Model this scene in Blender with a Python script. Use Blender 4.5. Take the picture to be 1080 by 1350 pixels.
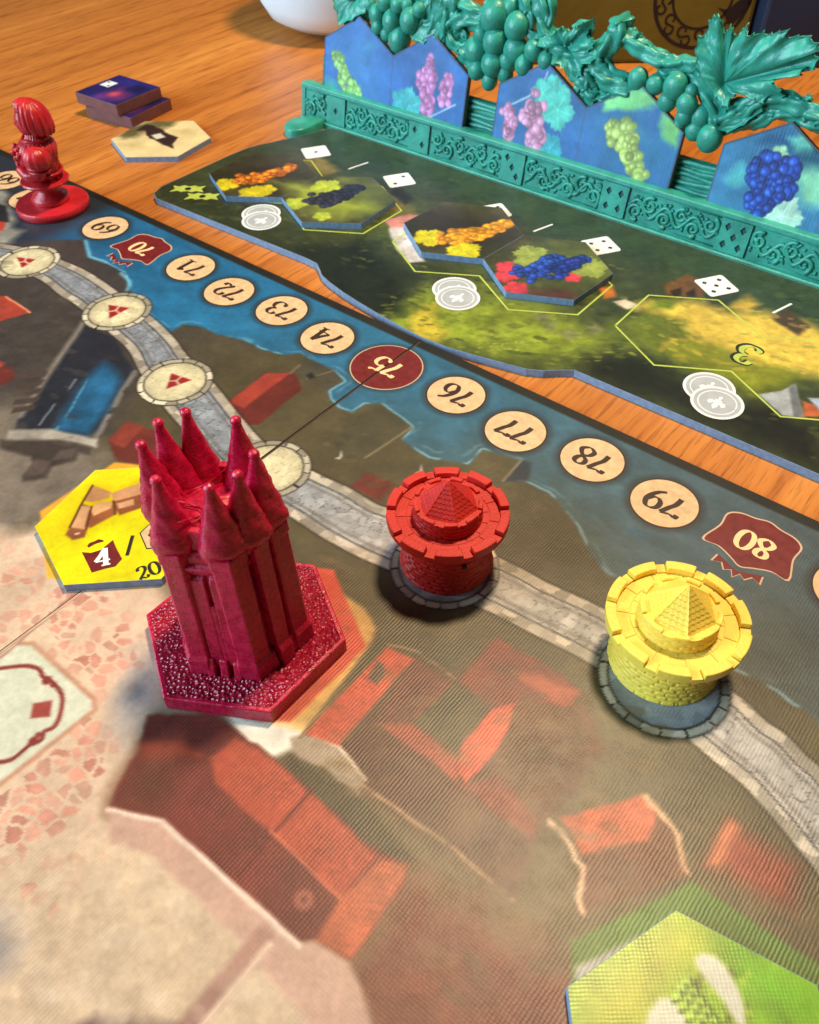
import bpy, bmesh, math, random
import numpy as np

# ------------------------------------------------------------------ scene, camera, light
# One modelling unit (u) is 8 mm: the radius of a score circle on the board.
S = 0.008
scene = bpy.context.scene
for o in list(bpy.data.objects):
    bpy.data.objects.remove(o, do_unlink=True)
C = scene.collection

FPX = 1093.0                                    # focal length in photo pixels (photo is 1080 x 1350)
CR = np.array([[0.7783158177074161, -0.4480033129020529, 0.4399062622141464],
               [0.6277389794017958, 0.5697042472056185, -0.5304534328812202],
               [-0.012971570684694315, 0.6890066054434199, 0.7246389694249871]])
CP = np.array([15.15760774, -17.32075601, 16.94737319])

from mathutils import Matrix, Vector
cam_d = bpy.data.cameras.new('camera')
cam = bpy.data.objects.new('camera', cam_d)
C.objects.link(cam)
m = Matrix.Identity(4)
for i in range(3):
    for j in range(3):
        m[i][j] = CR[i, j]
    m[i][3] = CP[i] * S
cam.matrix_world = m
cam_d.sensor_fit = 'VERTICAL'
cam_d.sensor_height = 36.0
cam_d.sensor_width = 36.0 * 0.8
cam_d.lens = 36.0 * FPX / 1350.0
cam_d.clip_start = 0.002
cam_d.clip_end = 20.0
cam_d.dof.use_dof = True
cam_d.dof.focus_distance = 21.5 * S
cam_d.dof.aperture_fstop = 48.0
scene.camera = cam
scene.render.resolution_x = 819
scene.render.resolution_y = 1024

world = bpy.data.worlds.new('World')
scene.world = world
world.use_nodes = True
bg = world.node_tree.nodes['Background']
bg.inputs['Color'].default_value = (0.82, 0.86, 1.0, 1)
bg.inputs['Strength'].default_value = 0.05

def area_light(name, loc, target, sx, sy, watts, col, shape='RECTANGLE'):
    d = bpy.data.lights.new(name, 'AREA')
    d.shape = shape
    d.size = sx
    d.size_y = sy
    d.energy = watts
    d.color = col
    o = bpy.data.objects.new(name, d)
    o.location = loc
    v = Vector(target) - Vector(loc)
    o.rotation_euler = v.to_track_quat('-Z', 'Y').to_euler()
    C.objects.link(o)
    return o
# warm lamp hanging above the far side of the table, and a cool window at the left
area_light('pendant_lamp', (0.020, 0.165, 0.64), (0.020, 0.0, 0.0), 0.085, 0.085, 5.5, (1.0, 0.77, 0.49), 'DISK')
area_light('window_light', (-0.86, -1.10, 0.62), (-0.03, 0.05, 0.02), 1.0, 0.8, 39.0, (0.58, 0.84, 1.0))

vs = scene.view_settings
vs.view_transform = 'Standard'
vs.look = 'None'
vs.exposure = 0.0
vs.gamma = 1.0

# ------------------------------------------------------------------ pixel to place
def bp(px, py, z=0.0):
    d = CR @ np.array([(px - 540) / FPX, (675 - py) / FPX, -1.0])
    t = (z - CP[2]) / d[2]
    return (CP + t * d)[:2]
def bpy_plane(px, py, y0, slope=0.0, z0=0.0):
    """meet the plane y = y0 + (z - z0) * slope; gives x, z"""
    d = CR @ np.array([(px - 540) / FPX, (675 - py) / FPX, -1.0])
    t = (y0 - CP[1] + (CP[2] - z0) * slope) / (d[1] - d[2] * slope)
    q = CP + t * d
    return q[0], q[2]
def W(pts, z=0.0):
    return [tuple(bp(x, y, z)) for x, y in pts]

# ------------------------------------------------------------------ noise and painting of flat print
_prm = np.random.RandomState(7).permutation(512)
_val = np.random.RandomState(8).rand(512).astype(np.float32)
def _h(ix, iy, s):
    return _val[_prm[(_prm[(ix + s * 37) & 511] + iy) & 511]]
def vnoise(x, y, s=0):
    ix = np.floor(x).astype(np.int64); iy = np.floor(y).astype(np.int64)
    fx = x - ix; fy = y - iy
    fx = fx * fx * (3 - 2 * fx); fy = fy * fy * (3 - 2 * fy)
    a = _h(ix, iy, s); b = _h(ix + 1, iy, s); c_ = _h(ix, iy + 1, s); d = _h(ix + 1, iy + 1, s)
    return (a * (1 - fx) + b * fx) * (1 - fy) + (c_ * (1 - fx) + d * fx) * fy
def fbm(x, y, s=0, n=4):
    t = 0; a = 0.5; k = 1.0; w = 0
    for i in range(n):
        t = t + a * vnoise(x * k, y * k, s + i); w += a
        a *= 0.5; k *= 2.03
    return t / w
def cells(x, y, s=0, jit=0.9):
    """distance to the nearest joint of an irregular stone pattern, and a value for each stone"""
    ix = np.floor(x).astype(np.int64); iy = np.floor(y).astype(np.int64)
    f1 = np.full(x.shape, 9.0); f2 = np.full(x.shape, 9.0); idv = np.zeros(x.shape)
    for dx in (-1, 0, 1):
        for dy in (-1, 0, 1):
            jx = ix + dx; jy = iy + dy
            cx = jx + 0.5 + jit * (_h(jx, jy, s) - 0.5); cy = jy + 0.5 + jit * (_h(jx, jy, s + 5) - 0.5)
            d = np.hypot(x - cx, y - cy)
            nw = d < f1
            f2 = np.where(nw, f1, np.minimum(f2, d))
            idv = np.where(nw, _h(jx, jy, s + 9), idv)
            f1 = np.where(nw, d, f1)
    return f2 - f1, idv
def sdist(x, y, poly):
    d = np.full(x.shape, 1e9); ins = np.zeros(x.shape, bool)
    n = len(poly)
    for i in range(n):
        x0, y0 = poly[i]; x1, y1 = poly[(i + 1) % n]
        ex, ey = x1 - x0, y1 - y0
        L = ex * ex + ey * ey + 1e-12
        t = np.clip(((x - x0) * ex + (y - y0) * ey) / L, 0, 1)
        d = np.minimum(d, (x - x0 - t * ex) ** 2 + (y - y0 - t * ey) ** 2)
        c_ = (y0 > y) != (y1 > y)
        if y1 != y0:
            ins ^= c_ & (x < ex * (y - y0) / (y1 - y0) + x0)
    d = np.sqrt(d)
    return np.where(ins, -d, d)
def ldist(x, y, pts):
    d = np.full(x.shape, 1e9)
    for i in range(len(pts) - 1):
        x0, y0 = pts[i]; x1, y1 = pts[i + 1]
        ex, ey = x1 - x0, y1 - y0
        L = ex * ex + ey * ey + 1e-12
        t = np.clip(((x - x0) * ex + (y - y0) * ey) / L, 0, 1)
        d = np.minimum(d, (x - x0 - t * ex) ** 2 + (y - y0 - t * ey) ** 2)
    return np.sqrt(d)
def lin(c):
    c = np.asarray(c, np.float64)
    return np.where(c <= 0.04045, c / 12.92, ((c + 0.055) / 1.055) ** 2.4)
def L3(r, g, b):
    v = lin(np.array([r, g, b]) / 255.0)
    return (float(v[0]), float(v[1]), float(v[2]), 1.0)

class Canvas:
    """colours of a printed sheet at the points x, y (board units)"""
    def __init__(s, x, y, base):
        s.x = x; s.y = y
        s.c = np.tile(np.array(base, np.float32), (len(x), 1))
        s.seed = 1
    def sel(s, pts, pad):
        p = np.array(pts)
        return np.nonzero((s.x > p[:, 0].min() - pad) & (s.x < p[:, 0].max() + pad) &
                          (s.y > p[:, 1].min() - pad) & (s.y < p[:, 1].max() + pad))[0]
    def put(s, i, a, col, var=0.0, vs_=1.2):
        col = np.array(col, np.float32)[None, :]
        if var:
            k = 1 + var * (fbm(s.x[i] * vs_, s.y[i] * vs_, s.seed + 50) - 0.5) * 2
            col = col * k[:, None]
        a = np.clip(a, 0, 1)[:, None]
        s.c[i] = s.c[i] * (1 - a) + col * a
    def poly(s, pts, col, soft=0.06, warp=0.08, ws=1.6, var=0.18, vs_=1.5, alpha=1.0, rows=None):
        s.seed = (s.seed * 7 + 3) % 97
        i = s.sel(pts, soft + warp + 0.1)
        if not len(i): return
        x = s.x[i]; y = s.y[i]
        if warp:
            x = x + warp * 2 * (fbm(s.x[i] * ws, s.y[i] * ws, s.seed) - 0.5)
            y = y + warp * 2 * (fbm(s.x[i] * ws, s.y[i] * ws, s.seed + 11) - 0.5)
        d = sdist(x, y, pts)
        s.put(i, alpha * (0.5 - d / (2 * soft)), col, var, vs_)
        if rows:                                     # courses of roof tiles along the first edge
            per, amp = rows
            ex, ey = pts[1][0] - pts[0][0], pts[1][1] - pts[0][1]
            n_ = math.hypot(ex, ey); ex /= n_; ey /= n_
            u = (x * ex + y * ey) / per; v = (-x * ey + y * ex) / per
            fu = u + .5 * (np.floor(v) % 2)
            h = _h(np.floor(fu).astype(np.int64), np.floor(v).astype(np.int64), s.seed)
            e1 = np.minimum(v - np.floor(v), 1 - (v - np.floor(v))); e2 = np.minimum(fu - np.floor(fu), 1 - (fu - np.floor(fu)))
            fade = np.clip(fbm(x * .8, y * .8, s.seed + 2) * 2.4 - .7, 0, 1)
            k = 1 + amp * fade * ((h - .5) * 1.3 - .9 * (e1 < .13) - .4 * (e2 < .10))
            a = np.clip(.5 - d / (2 * soft), 0, 1) * alpha
            s.c[i] = s.c[i] * (1 + (k - 1) * a)[:, None]
    def dabs(s, area, n, cols, seed, size=(.08, .2), ang=0.0, alpha=.6, slim=.45):
        """short brush strokes"""
        rnd = random.Random(seed)
        xs = [p[0] for p in area]; ys = [p[1] for p in area]
        for k in range(n):
            x = rnd.uniform(min(xs), max(xs)); y = rnd.uniform(min(ys), max(ys))
            if sdist(np.array([x]), np.array([y]), area)[0] > 0: continue
            r = rnd.uniform(*size); a = ang + rnd.uniform(-.5, .5)
            ca, sa = math.cos(a) * r, math.sin(a) * r
            i = np.nonzero((abs(s.x - x) < r * 1.5) & (abs(s.y - y) < r * 1.5))[0]
            if not len(i): continue
            u = ((s.x[i] - x) * ca + (s.y[i] - y) * sa) / (r * r); v = (-(s.x[i] - x) * sa + (s.y[i] - y) * ca) / (r * r * slim)
            d = np.hypot(u, v) + .5 * (fbm(s.x[i] * 7, s.y[i] * 7, seed) - .5)
            s.put(i, np.clip((1 - d) * 3, 0, 1) * alpha * rnd.uniform(.5, 1), rnd.choice(cols))
    def line(s, pts, w, col, soft=0.03, warp=0.03, ws=2.0, alpha=1.0, brk=0.0, var=0.1):
        s.seed = (s.seed * 7 + 3) % 97
        i = s.sel(pts, w + soft + warp + 0.1)
        if not len(i): return
        x = s.x[i]; y = s.y[i]
        if warp:
            x = x + warp * 2 * (fbm(s.x[i] * ws, s.y[i] * ws, s.seed) - 0.5)
            y = y + warp * 2 * (fbm(s.x[i] * ws, s.y[i] * ws, s.seed + 11) - 0.5)
        d = ldist(x, y, pts) - w
        a = alpha * (0.5 - d / (2 * soft))
        if brk:
            a = a * np.clip((fbm(x * 2.2, y * 2.2, s.seed + 4) - brk) * 8, 0, 1)
        s.put(i, a, col, var)
    def disc(s, cx, cy, r, col, soft=0.03, alpha=1.0, var=0.0):
        i = np.nonzero((abs(s.x - cx) < r + soft + .05) & (abs(s.y - cy) < r + soft + .05))[0]
        if not len(i): return
        d = np.hypot(s.x[i] - cx, s.y[i] - cy) - r
        s.put(i, alpha * (0.5 - d / (2 * soft)), col, var)
    def mottle(s, amt, sc, seed=3, i=None):
        i = slice(None) if i is None else i
        k = 1 + amt * 2 * (fbm(s.x[i] * sc, s.y[i] * sc, seed, 5) - 0.5)
        s.c[i] = s.c[i] * k[:, None]
    def linear(s):
        return lin(np.clip(s.c / 255.0, 0, 1) ** 1.15).astype(np.float32)
    def grapes(s, pts, r, wid, col, n, seed, hi=1.25):
        """a bunch of round berries along a path"""
        rnd = random.Random(seed)
        pts = [np.array(p) for p in pts]
        for k in range(n):
            t = rnd.random() ** 0.9 * (len(pts) - 1.001)
            j = int(t); p = pts[j] * (1 - t + j) + pts[j + 1] * (t - j)
            w_ = wid * (1 - 0.55 * t / (len(pts) - 1))
            a = rnd.random() * 6.283; q = w_ * math.sqrt(rnd.random())
            x, y = p[0] + q * math.cos(a), p[1] + q * math.sin(a)
            f = rnd.uniform(0.72, 1.1)
            rr = r * rnd.uniform(0.8, 1.15)
            s.disc(x, y, rr, [c_ * f * (0.62 if sum(col) < 420 else .84) for c_ in col], soft=0.03)
            s.disc(x - rr * .1, y - rr * .1, rr * .8, [c_ * f for c_ in col], soft=0.04)
            s.disc(x - rr * .3, y - rr * .2, rr * .3, [min(255, c_ * f * hi + 18) for c_ in col], soft=0.05, alpha=.8)
    def leaf(s, cx, cy, r, ang, col, seed=0, lobes=5):
        rnd = random.Random(seed)
        P_ = []
        n = 40
        for k in range(n):
            a = 2 * math.pi * k / n
            q = r * (0.72 + 0.25 * abs(math.cos(a * lobes / 2)) + 0.10 * (k % 2) + rnd.uniform(-.05, .05))
            P_.append((cx + q * math.cos(a + ang), cy + q * math.sin(a + ang)))
        s.poly(P_, col, soft=.035, warp=.02, var=.2, vs_=3)
        for k in range(lobes):
            a = ang + 2 * math.pi * k / lobes
            s.line([(cx, cy), (cx + .8 * r * math.cos(a), cy + .8 * r * math.sin(a))], .012 + .01 * r, [min(255, c_ * 1.22) for c_ in col], alpha=.6)

# ------------------------------------------------------------------ mesh helpers
class MB:
    def __init__(s):
        s.v = []; s.f = []
    def add(s, vs_, fs, M=None):
        b = len(s.v)
        if M is not None:
            vs_ = [tuple(M @ Vector(q)) for q in vs_]
        s.v += [tuple(q) for q in vs_]
        s.f += [tuple(b + i for i in f) for f in fs]
        return s
    def box(s, x0, x1, y0, y1, z0, z1, M=None):
        return s.add([(x0, y0, z0), (x1, y0, z0), (x1, y1, z0), (x0, y1, z0), (x0, y0, z1), (x1, y0, z1), (x1, y1, z1), (x0, y1, z1)],
                     [(3, 2, 1, 0), (4, 5, 6, 7), (0, 1, 5, 4), (1, 2, 6, 5), (2, 3, 7, 6), (3, 0, 4, 7)], M)
    def prism(s, poly, z0, z1, M=None, bev=0.0, cap=True):
        """upright prism; bev rounds off the top edge a little"""
        a = 0
        for i in range(len(poly)):
            x0, y0 = poly[i]; x1, y1 = poly[(i + 1) % len(poly)]
            a += x0 * y1 - x1 * y0
        poly = list(poly) if a > 0 else list(poly)[::-1]
        n = len(poly)
        rings = [(poly, z0)]
        if bev:
            rings.append((poly, z1 - bev))
            rings.append((inset(poly, bev * .4), z1 - bev * .3))
            rings.append((inset(poly, bev), z1))
        else:
            rings.append((poly, z1))
        vs_ = [(x, y, z) for p, z in rings for x, y in p]
        fs = []
        for k in range(len(rings) - 1):
            for i in range(n):
                j = (i + 1) % n
                fs.append((k * n + i, k * n + j, (k + 1) * n + j, (k + 1) * n + i))
        if cap:
            fs.append(tuple(range((len(rings) - 1) * n, len(rings) * n)))
        fs.append(tuple(range(n - 1, -1, -1)))
        return s.add(vs_, fs, M)
    def lathe(s, prof, n=48, M=None, fn=None, cap0=True, cap1=True):
        vs_ = []; fs = []
        for k, (r, z) in enumerate(prof):
            for i in range(n):
                a = 2 * math.pi * i / n
                rr = r + (fn(a, z, k) if fn else 0)
                vs_.append((rr * math.cos(a), rr * math.sin(a), z))
        for k in range(len(prof) - 1):
            for i in range(n):
                j = (i + 1) % n
                fs.append((k * n + i, k * n + j, (k + 1) * n + j, (k + 1) * n + i))
        if cap0: fs.append(tuple(range(n - 1, -1, -1)))
        if cap1: fs.append(tuple(range((len(prof) - 1) * n, len(prof) * n)))
        return s.add(vs_, fs, M)
    def tube(s, pts, rad, n=8, M=None, flat=1.0, grooves=0, gd=0.0, twist=0.0):
        pts = [Vector(p) for p in pts]
        if not isinstance(rad, (list, tuple)): rad = [rad] * len(pts)
        vs_ = []; fs = []
        up = Vector((0, 1, 0))
        acc = 0.0
        for k, p in enumerate(pts):
            t = (pts[min(k + 1, len(pts) - 1)] - pts[max(k - 1, 0)])
            if t.length < 1e-9: t = Vector((1, 0, 0))
            t.normalize()
            u = up - t * up.dot(t)
            if u.length < 0.05: u = Vector((0, 0, 1)) - t * t.z
            u.normalize(); w = t.cross(u)
            if k: acc += (pts[k] - pts[k - 1]).length
            for i in range(n):
                a = 2 * math.pi * i / n
                r = rad[k]
                if grooves: r *= 1 + gd * math.cos(grooves * a + twist * acc)
                vs_.append(p + u * (r * flat * math.cos(a)) + w * (r * math.sin(a)))
        for k in range(len(pts) - 1):
            for i in range(n):
                j = (i + 1) % n
                fs.append((k * n + i, (k + 1) * n + i, (k + 1) * n + j, k * n + j))
        fs.append(tuple(range(n)))
        fs.append(tuple(range(len(pts) * n - 1, (len(pts) - 1) * n - 1, -1)))
        return s.add(vs_, fs, M)
    def ball(s, c, r, nu=14, nv=9, M=None, fn=None):
        if not isinstance(r, (list, tuple)): r = (r, r, r)
        vs_ = [(c[0], c[1], c[2] - r[2])]; fs = []
        for k in range(1, nv):
            t = math.pi * k / nv
            for i in range(nu):
                a = 2 * math.pi * i / nu
                q = 1 + (fn(a, t) if fn else 0)
                vs_.append((c[0] + q * r[0] * math.sin(t) * math.cos(a), c[1] + q * r[1] * math.sin(t) * math.sin(a), c[2] - q * r[2] * math.cos(t)))
        vs_.append((c[0], c[1], c[2] + r[2]))
        for i in range(nu):
            j = (i + 1) % nu
            fs.append((0, 1 + j, 1 + i))
            for k in range(nv - 2):
                fs.append((1 + k * nu + i, 1 + k * nu + j, 1 + (k + 1) * nu + j, 1 + (k + 1) * nu + i))
            fs.append((1 + (nv - 2) * nu + i, 1 + (nv - 2) * nu + j, len(vs_) - 1))
        return s.add(vs_, fs, M)
    def mesh(s, name, smooth=None):
        me = bpy.data.meshes.new(name)
        me.from_pydata([(x * S, y * S, z * S) for x, y, z in s.v], [], s.f)
        me.update()
        if smooth is not None:
            me.polygons.foreach_set('use_smooth', [True] * len(me.polygons))
            if smooth < 180:
                me.set_sharp_from_angle(angle=math.radians(smooth))
        return me
    def build(s, name, mat, parent=None, smooth=None, bevel=0.0):
        o = bpy.data.objects.new(name, s.mesh(name, smooth))
        o.data.materials.append(mat)
        C.objects.link(o)
        if parent: o.parent = parent
        if bevel:
            b = o.modifiers.new('bevel', 'BEVEL')
            b.width = bevel * S; b.segments = 2; b.limit_method = 'ANGLE'; b.angle_limit = math.radians(35)
        return o
def inset(poly, d):
    n = len(poly); out = []
    for i in range(n):
        p0 = Vector(poly[i - 1]); p1 = Vector(poly[i]); p2 = Vector(poly[(i + 1) % n])
        a = (p1 - p0).normalized(); b = (p2 - p1).normalized()
        na = Vector((-a.y, a.x)); nb = Vector((-b.y, b.x))
        v = na + nb
        k = max(0.35, v.dot(v) / 2)
        out.append(tuple(p1 + v / k * d * 0.999 if True else p1))
    return out
def tag(o, label, cat, group=None):
    o['label'] = label; o['category'] = cat
    if group: o['group'] = group
    return o
def empty(name, loc, label, cat, group=None, rz=0.0):
    o = bpy.data.objects.new(name, None)
    o.empty_display_size = 0.01
    o.location = (loc[0] * S, loc[1] * S, loc[2] * S)
    o.rotation_euler = (0, 0, rz)
    C.objects.link(o)
    return tag(o, label, cat, group)
def inst(name, me, parent, loc=(0, 0, 0), rz=0.0):
    o = bpy.data.objects.new(name, me)
    o.location = (loc[0] * S, loc[1] * S, loc[2] * S); o.rotation_euler = (0, 0, rz)
    o.parent = parent
    C.objects.link(o)
    return o
def smoothpath(pts, n=8, closed=False):
    """Catmull-Rom through the points"""
    P_ = [np.array(p, float) for p in pts]
    out = []
    m_ = len(P_)
    for i in range(m_ if closed else m_ - 1):
        if closed:
            p0, p1, p2, p3 = P_[i - 1], P_[i], P_[(i + 1) % m_], P_[(i + 2) % m_]
        else:
            p0, p1, p2, p3 = P_[max(i - 1, 0)], P_[i], P_[i + 1], P_[min(i + 2, m_ - 1)]
        for k in range(n):
            t = k / n
            out.append(0.5 * ((2 * p1) + (-p0 + p2) * t + (2 * p0 - 5 * p1 + 4 * p2 - p3) * t * t + (-p0 + 3 * p1 - 3 * p2 + p3) * t ** 3))
    if not closed: out.append(P_[-1])
    return [tuple(q) for q in out]

# ------------------------------------------------------------------ materials
def newmat(name):
    mt = bpy.data.materials.new(name)
    mt.use_nodes = True
    nt = mt.node_tree
    return mt, nt, nt.nodes['Principled BSDF']
def N(nt, typ, **kw):
    n = nt.nodes.new(typ)
    for k, v in kw.items():
        if k in n.inputs.keys() if hasattr(n.inputs, 'keys') else False:
            n.inputs[k].default_value = v
        else:
            setattr(n, k, v)
    return n
def plain(name, rgb, rough=0.5, var=0.12, sc=2.0, bump=0.0, bsc=6.0, spec=0.5, sss=0.0, sssr=(1, .3, .2), coat=0.0, detail=5, rvar=0.12):
    """painted, moulded or printed material; sc and bsc are patches per unit of 8 mm"""
    mt, nt, b = newmat(name)
    tc = N(nt, 'ShaderNodeTexCoord')
    nz = N(nt, 'ShaderNodeTexNoise'); nz.inputs['Scale'].default_value = sc / S; nz.inputs['Detail'].default_value = detail
    nt.links.new(tc.outputs['Object'], nz.inputs['Vector'])
    rp = N(nt, 'ShaderNodeValToRGB')
    c = L3(*rgb)
    rp.color_ramp.elements[0].position = 0.28; rp.color_ramp.elements[1].position = 0.72
    rp.color_ramp.elements[0].color = tuple(max(0, q * (1 - var * 1.6)) for q in c[:3]) + (1,)
    rp.color_ramp.elements[1].color = tuple(min(1, q * (1 + var * 1.6)) for q in c[:3]) + (1,)
    nt.links.new(nz.outputs['Fac'], rp.inputs['Fac'])
    nt.links.new(rp.outputs['Color'], b.inputs['Base Color'])
    mr = N(nt, 'ShaderNodeMapRange')
    mr.inputs['To Min'].default_value = max(0.05, rough - rvar); mr.inputs['To Max'].default_value = min(1, rough + rvar)
    nt.links.new(nz.outputs['Fac'], mr.inputs['Value'])
    nt.links.new(mr.outputs['Result'], b.inputs['Roughness'])
    b.inputs['Specular IOR Level'].default_value = spec
    if sss:
        b.inputs['Subsurface Weight'].default_value = sss
        b.inputs['Subsurface Radius'].default_value = sssr
        b.inputs['Subsurface Scale'].default_value = 0.12 * S
    if coat:
        b.inputs['Coat Weight'].default_value = coat; b.inputs['Coat Roughness'].default_value = 0.15
    if bump:
        n2 = N(nt, 'ShaderNodeTexNoise'); n2.inputs['Scale'].default_value = bsc / S; n2.inputs['Detail'].default_value = 4
        nt.links.new(tc.outputs['Object'], n2.inputs['Vector'])
        bu = N(nt, 'ShaderNodeBump'); bu.inputs['Distance'].default_value = bump * S; bu.inputs['Strength'].default_value = 1.0
        nt.links.new(n2.outputs['Fac'], bu.inputs['Height'])
        nt.links.new(bu.outputs['Normal'], b.inputs['Normal'])
    return mt
def resin(name, rgb, rough=(.18, .6), bump=.03, glitter=False):
    """translucent printed resin: patchy gloss, faint layer lines, or a sparkling pitted top"""
    mt, nt, b = newmat(name)
    tc = N(nt, 'ShaderNodeTexCoord')
    c = L3(*rgb)
    nz = N(nt, 'ShaderNodeTexNoise'); nz.inputs['Scale'].default_value = 4.5 / S; nz.inputs['Detail'].default_value = 7; nz.inputs['Roughness'].default_value = .65
    nt.links.new(tc.outputs['Object'], nz.inputs['Vector'])
    rp = N(nt, 'ShaderNodeValToRGB')
    rp.color_ramp.elements[0].position = .35; rp.color_ramp.elements[0].color = (c[0] * .72, c[1] * .7, c[2] * .7, 1)
    rp.color_ramp.elements[1].position = .68; rp.color_ramp.elements[1].color = (min(1, c[0] * 1.25), c[1] * 1.6 + .004, c[2] * 1.5 + .01, 1)
    nt.links.new(nz.outputs['Fac'], rp.inputs['Fac']); nt.links.new(rp.outputs['Color'], b.inputs['Base Color'])
    mr = N(nt, 'ShaderNodeMapRange'); mr.inputs['From Min'].default_value = .35; mr.inputs['From Max'].default_value = .65
    mr.inputs['To Min'].default_value = rough[0]; mr.inputs['To Max'].default_value = rough[1]
    nt.links.new(nz.outputs['Fac'], mr.inputs['Value']); nt.links.new(mr.outputs['Result'], b.inputs['Roughness'])
    b.inputs['Specular IOR Level'].default_value = .6
    b.inputs['Subsurface Weight'].default_value = .2; b.inputs['Subsurface Radius'].default_value = (1, .06, .10); b.inputs['Subsurface Scale'].default_value = .22 * S
    bu = N(nt, 'ShaderNodeBump'); bu.inputs['Distance'].default_value = bump * S
    if glitter:
        vo = N(nt, 'ShaderNodeTexVoronoi'); vo.inputs['Scale'].default_value = 11 / S
        nt.links.new(tc.outputs['Object'], vo.inputs['Vector']); nt.links.new(vo.outputs['Distance'], bu.inputs['Height'])
    else:
        sp = N(nt, 'ShaderNodeSeparateXYZ'); nt.links.new(tc.outputs['Object'], sp.inputs[0])
        ml = N(nt, 'ShaderNodeMath', operation='MULTIPLY'); ml.inputs[1].default_value = 2 * math.pi / (.055 * S); nt.links.new(sp.outputs['Z'], ml.inputs[0])
        sn = N(nt, 'ShaderNodeMath', operation='SINE'); nt.links.new(ml.outputs[0], sn.inputs[0])
        ad = N(nt, 'ShaderNodeMath', operation='MULTIPLY_ADD'); ad.inputs[1].default_value = .05
        nt.links.new(sn.outputs[0], ad.inputs[0]); nt.links.new(nz.outputs['Fac'], ad.inputs[2]); nt.links.new(ad.outputs[0], bu.inputs['Height'])
    nt.links.new(bu.outputs['Normal'], b.inputs['Normal'])
    return mt
def printed(name, rough=0.42, linen=0.0, spec=0.5, period=0.085, cross=0.4):
    """printed card: colour from the sheet's own colour layer, pressed linen grain as relief"""
    mt, nt, b = newmat(name)
    at = N(nt, 'ShaderNodeAttribute'); at.attribute_name = 'print'
    tc = N(nt, 'ShaderNodeTexCoord')
    nz = N(nt, 'ShaderNodeTexNoise'); nz.inputs['Scale'].default_value = 9 / S; nz.inputs['Detail'].default_value = 6
    nt.links.new(tc.outputs['Object'], nz.inputs['Vector'])
    mr = N(nt, 'ShaderNodeMapRange'); mr.inputs['To Min'].default_value = 0.82; mr.inputs['To Max'].default_value = 1.18
    nt.links.new(nz.outputs['Fac'], mr.inputs['Value'])
    mx = N(nt, 'ShaderNodeVectorMath', operation='SCALE')
    nt.links.new(at.outputs['Color'], mx.inputs[0]); nt.links.new(mr.outputs['Result'], mx.inputs['Scale'])
    nt.links.new(mx.outputs['Vector'], b.inputs['Base Color'])
    b.inputs['Roughness'].default_value = rough
    b.inputs['Specular IOR Level'].default_value = spec
    if linen:
        sp = N(nt, 'ShaderNodeSeparateXYZ'); nt.links.new(tc.outputs['Object'], sp.inputs[0])
        nw = N(nt, 'ShaderNodeTexNoise'); nw.inputs['Scale'].default_value = 5 / S; nw.inputs['Detail'].default_value = 3
        nt.links.new(tc.outputs['Object'], nw.inputs['Vector'])
        hs = []
        for ax, kk, am in (('X', 1.0, 1.0), ('Y', 0.9, cross)):
            ml = N(nt, 'ShaderNodeMath', operation='MULTIPLY'); ml.inputs[1].default_value = 2 * math.pi / (period * kk * S)
            nt.links.new(sp.outputs[ax], ml.inputs[0])
            ad = N(nt, 'ShaderNodeMath', operation='MULTIPLY_ADD'); ad.inputs[1].default_value = 4.5
            nt.links.new(nw.outputs['Fac'], ad.inputs[0]); nt.links.new(ml.outputs[0], ad.inputs[2])
            sn = N(nt, 'ShaderNodeMath', operation='SINE'); nt.links.new(ad.outputs[0], sn.inputs[0])
            am_ = N(nt, 'ShaderNodeMath', operation='MULTIPLY'); am_.inputs[1].default_value = am
            nt.links.new(sn.outputs[0], am_.inputs[0]); hs.append(am_)
        sm = N(nt, 'ShaderNodeMath', operation='ADD'); nt.links.new(hs[0].outputs[0], sm.inputs[0]); nt.links.new(hs[1].outputs[0], sm.inputs[1])
        na = N(nt, 'ShaderNodeTexNoise'); na.inputs['Scale'].default_value = 1.3 / S; na.inputs['Detail'].default_value = 8; na.inputs['Roughness'].default_value = .7
        nt.links.new(tc.outputs['Object'], na.inputs['Vector'])
        ma = N(nt, 'ShaderNodeMapRange'); ma.inputs['From Min'].default_value = .36; ma.inputs['From Max'].default_value = .62; ma.inputs['To Min'].default_value = .15; ma.inputs['To Max'].default_value = 1.35
        nt.links.new(na.outputs['Fac'], ma.inputs['Value'])
        mm = N(nt, 'ShaderNodeMath', operation='MULTIPLY'); nt.links.new(sm.outputs[0], mm.inputs[0]); nt.links.new(ma.outputs['Result'], mm.inputs[1])
        s2 = N(nt, 'ShaderNodeMath', operation='MULTIPLY_ADD'); s2.inputs[1].default_value = 2.2
        nt.links.new(nz.outputs['Fac'], s2.inputs[0]); nt.links.new(mm.outputs[0], s2.inputs[2])
        bu = N(nt, 'ShaderNodeBump'); bu.inputs['Distance'].default_value = linen * S
        nt.links.new(s2.outputs[0], bu.inputs['Height']); nt.links.new(bu.outputs['Normal'], b.inputs['Normal'])
    return mt
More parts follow.
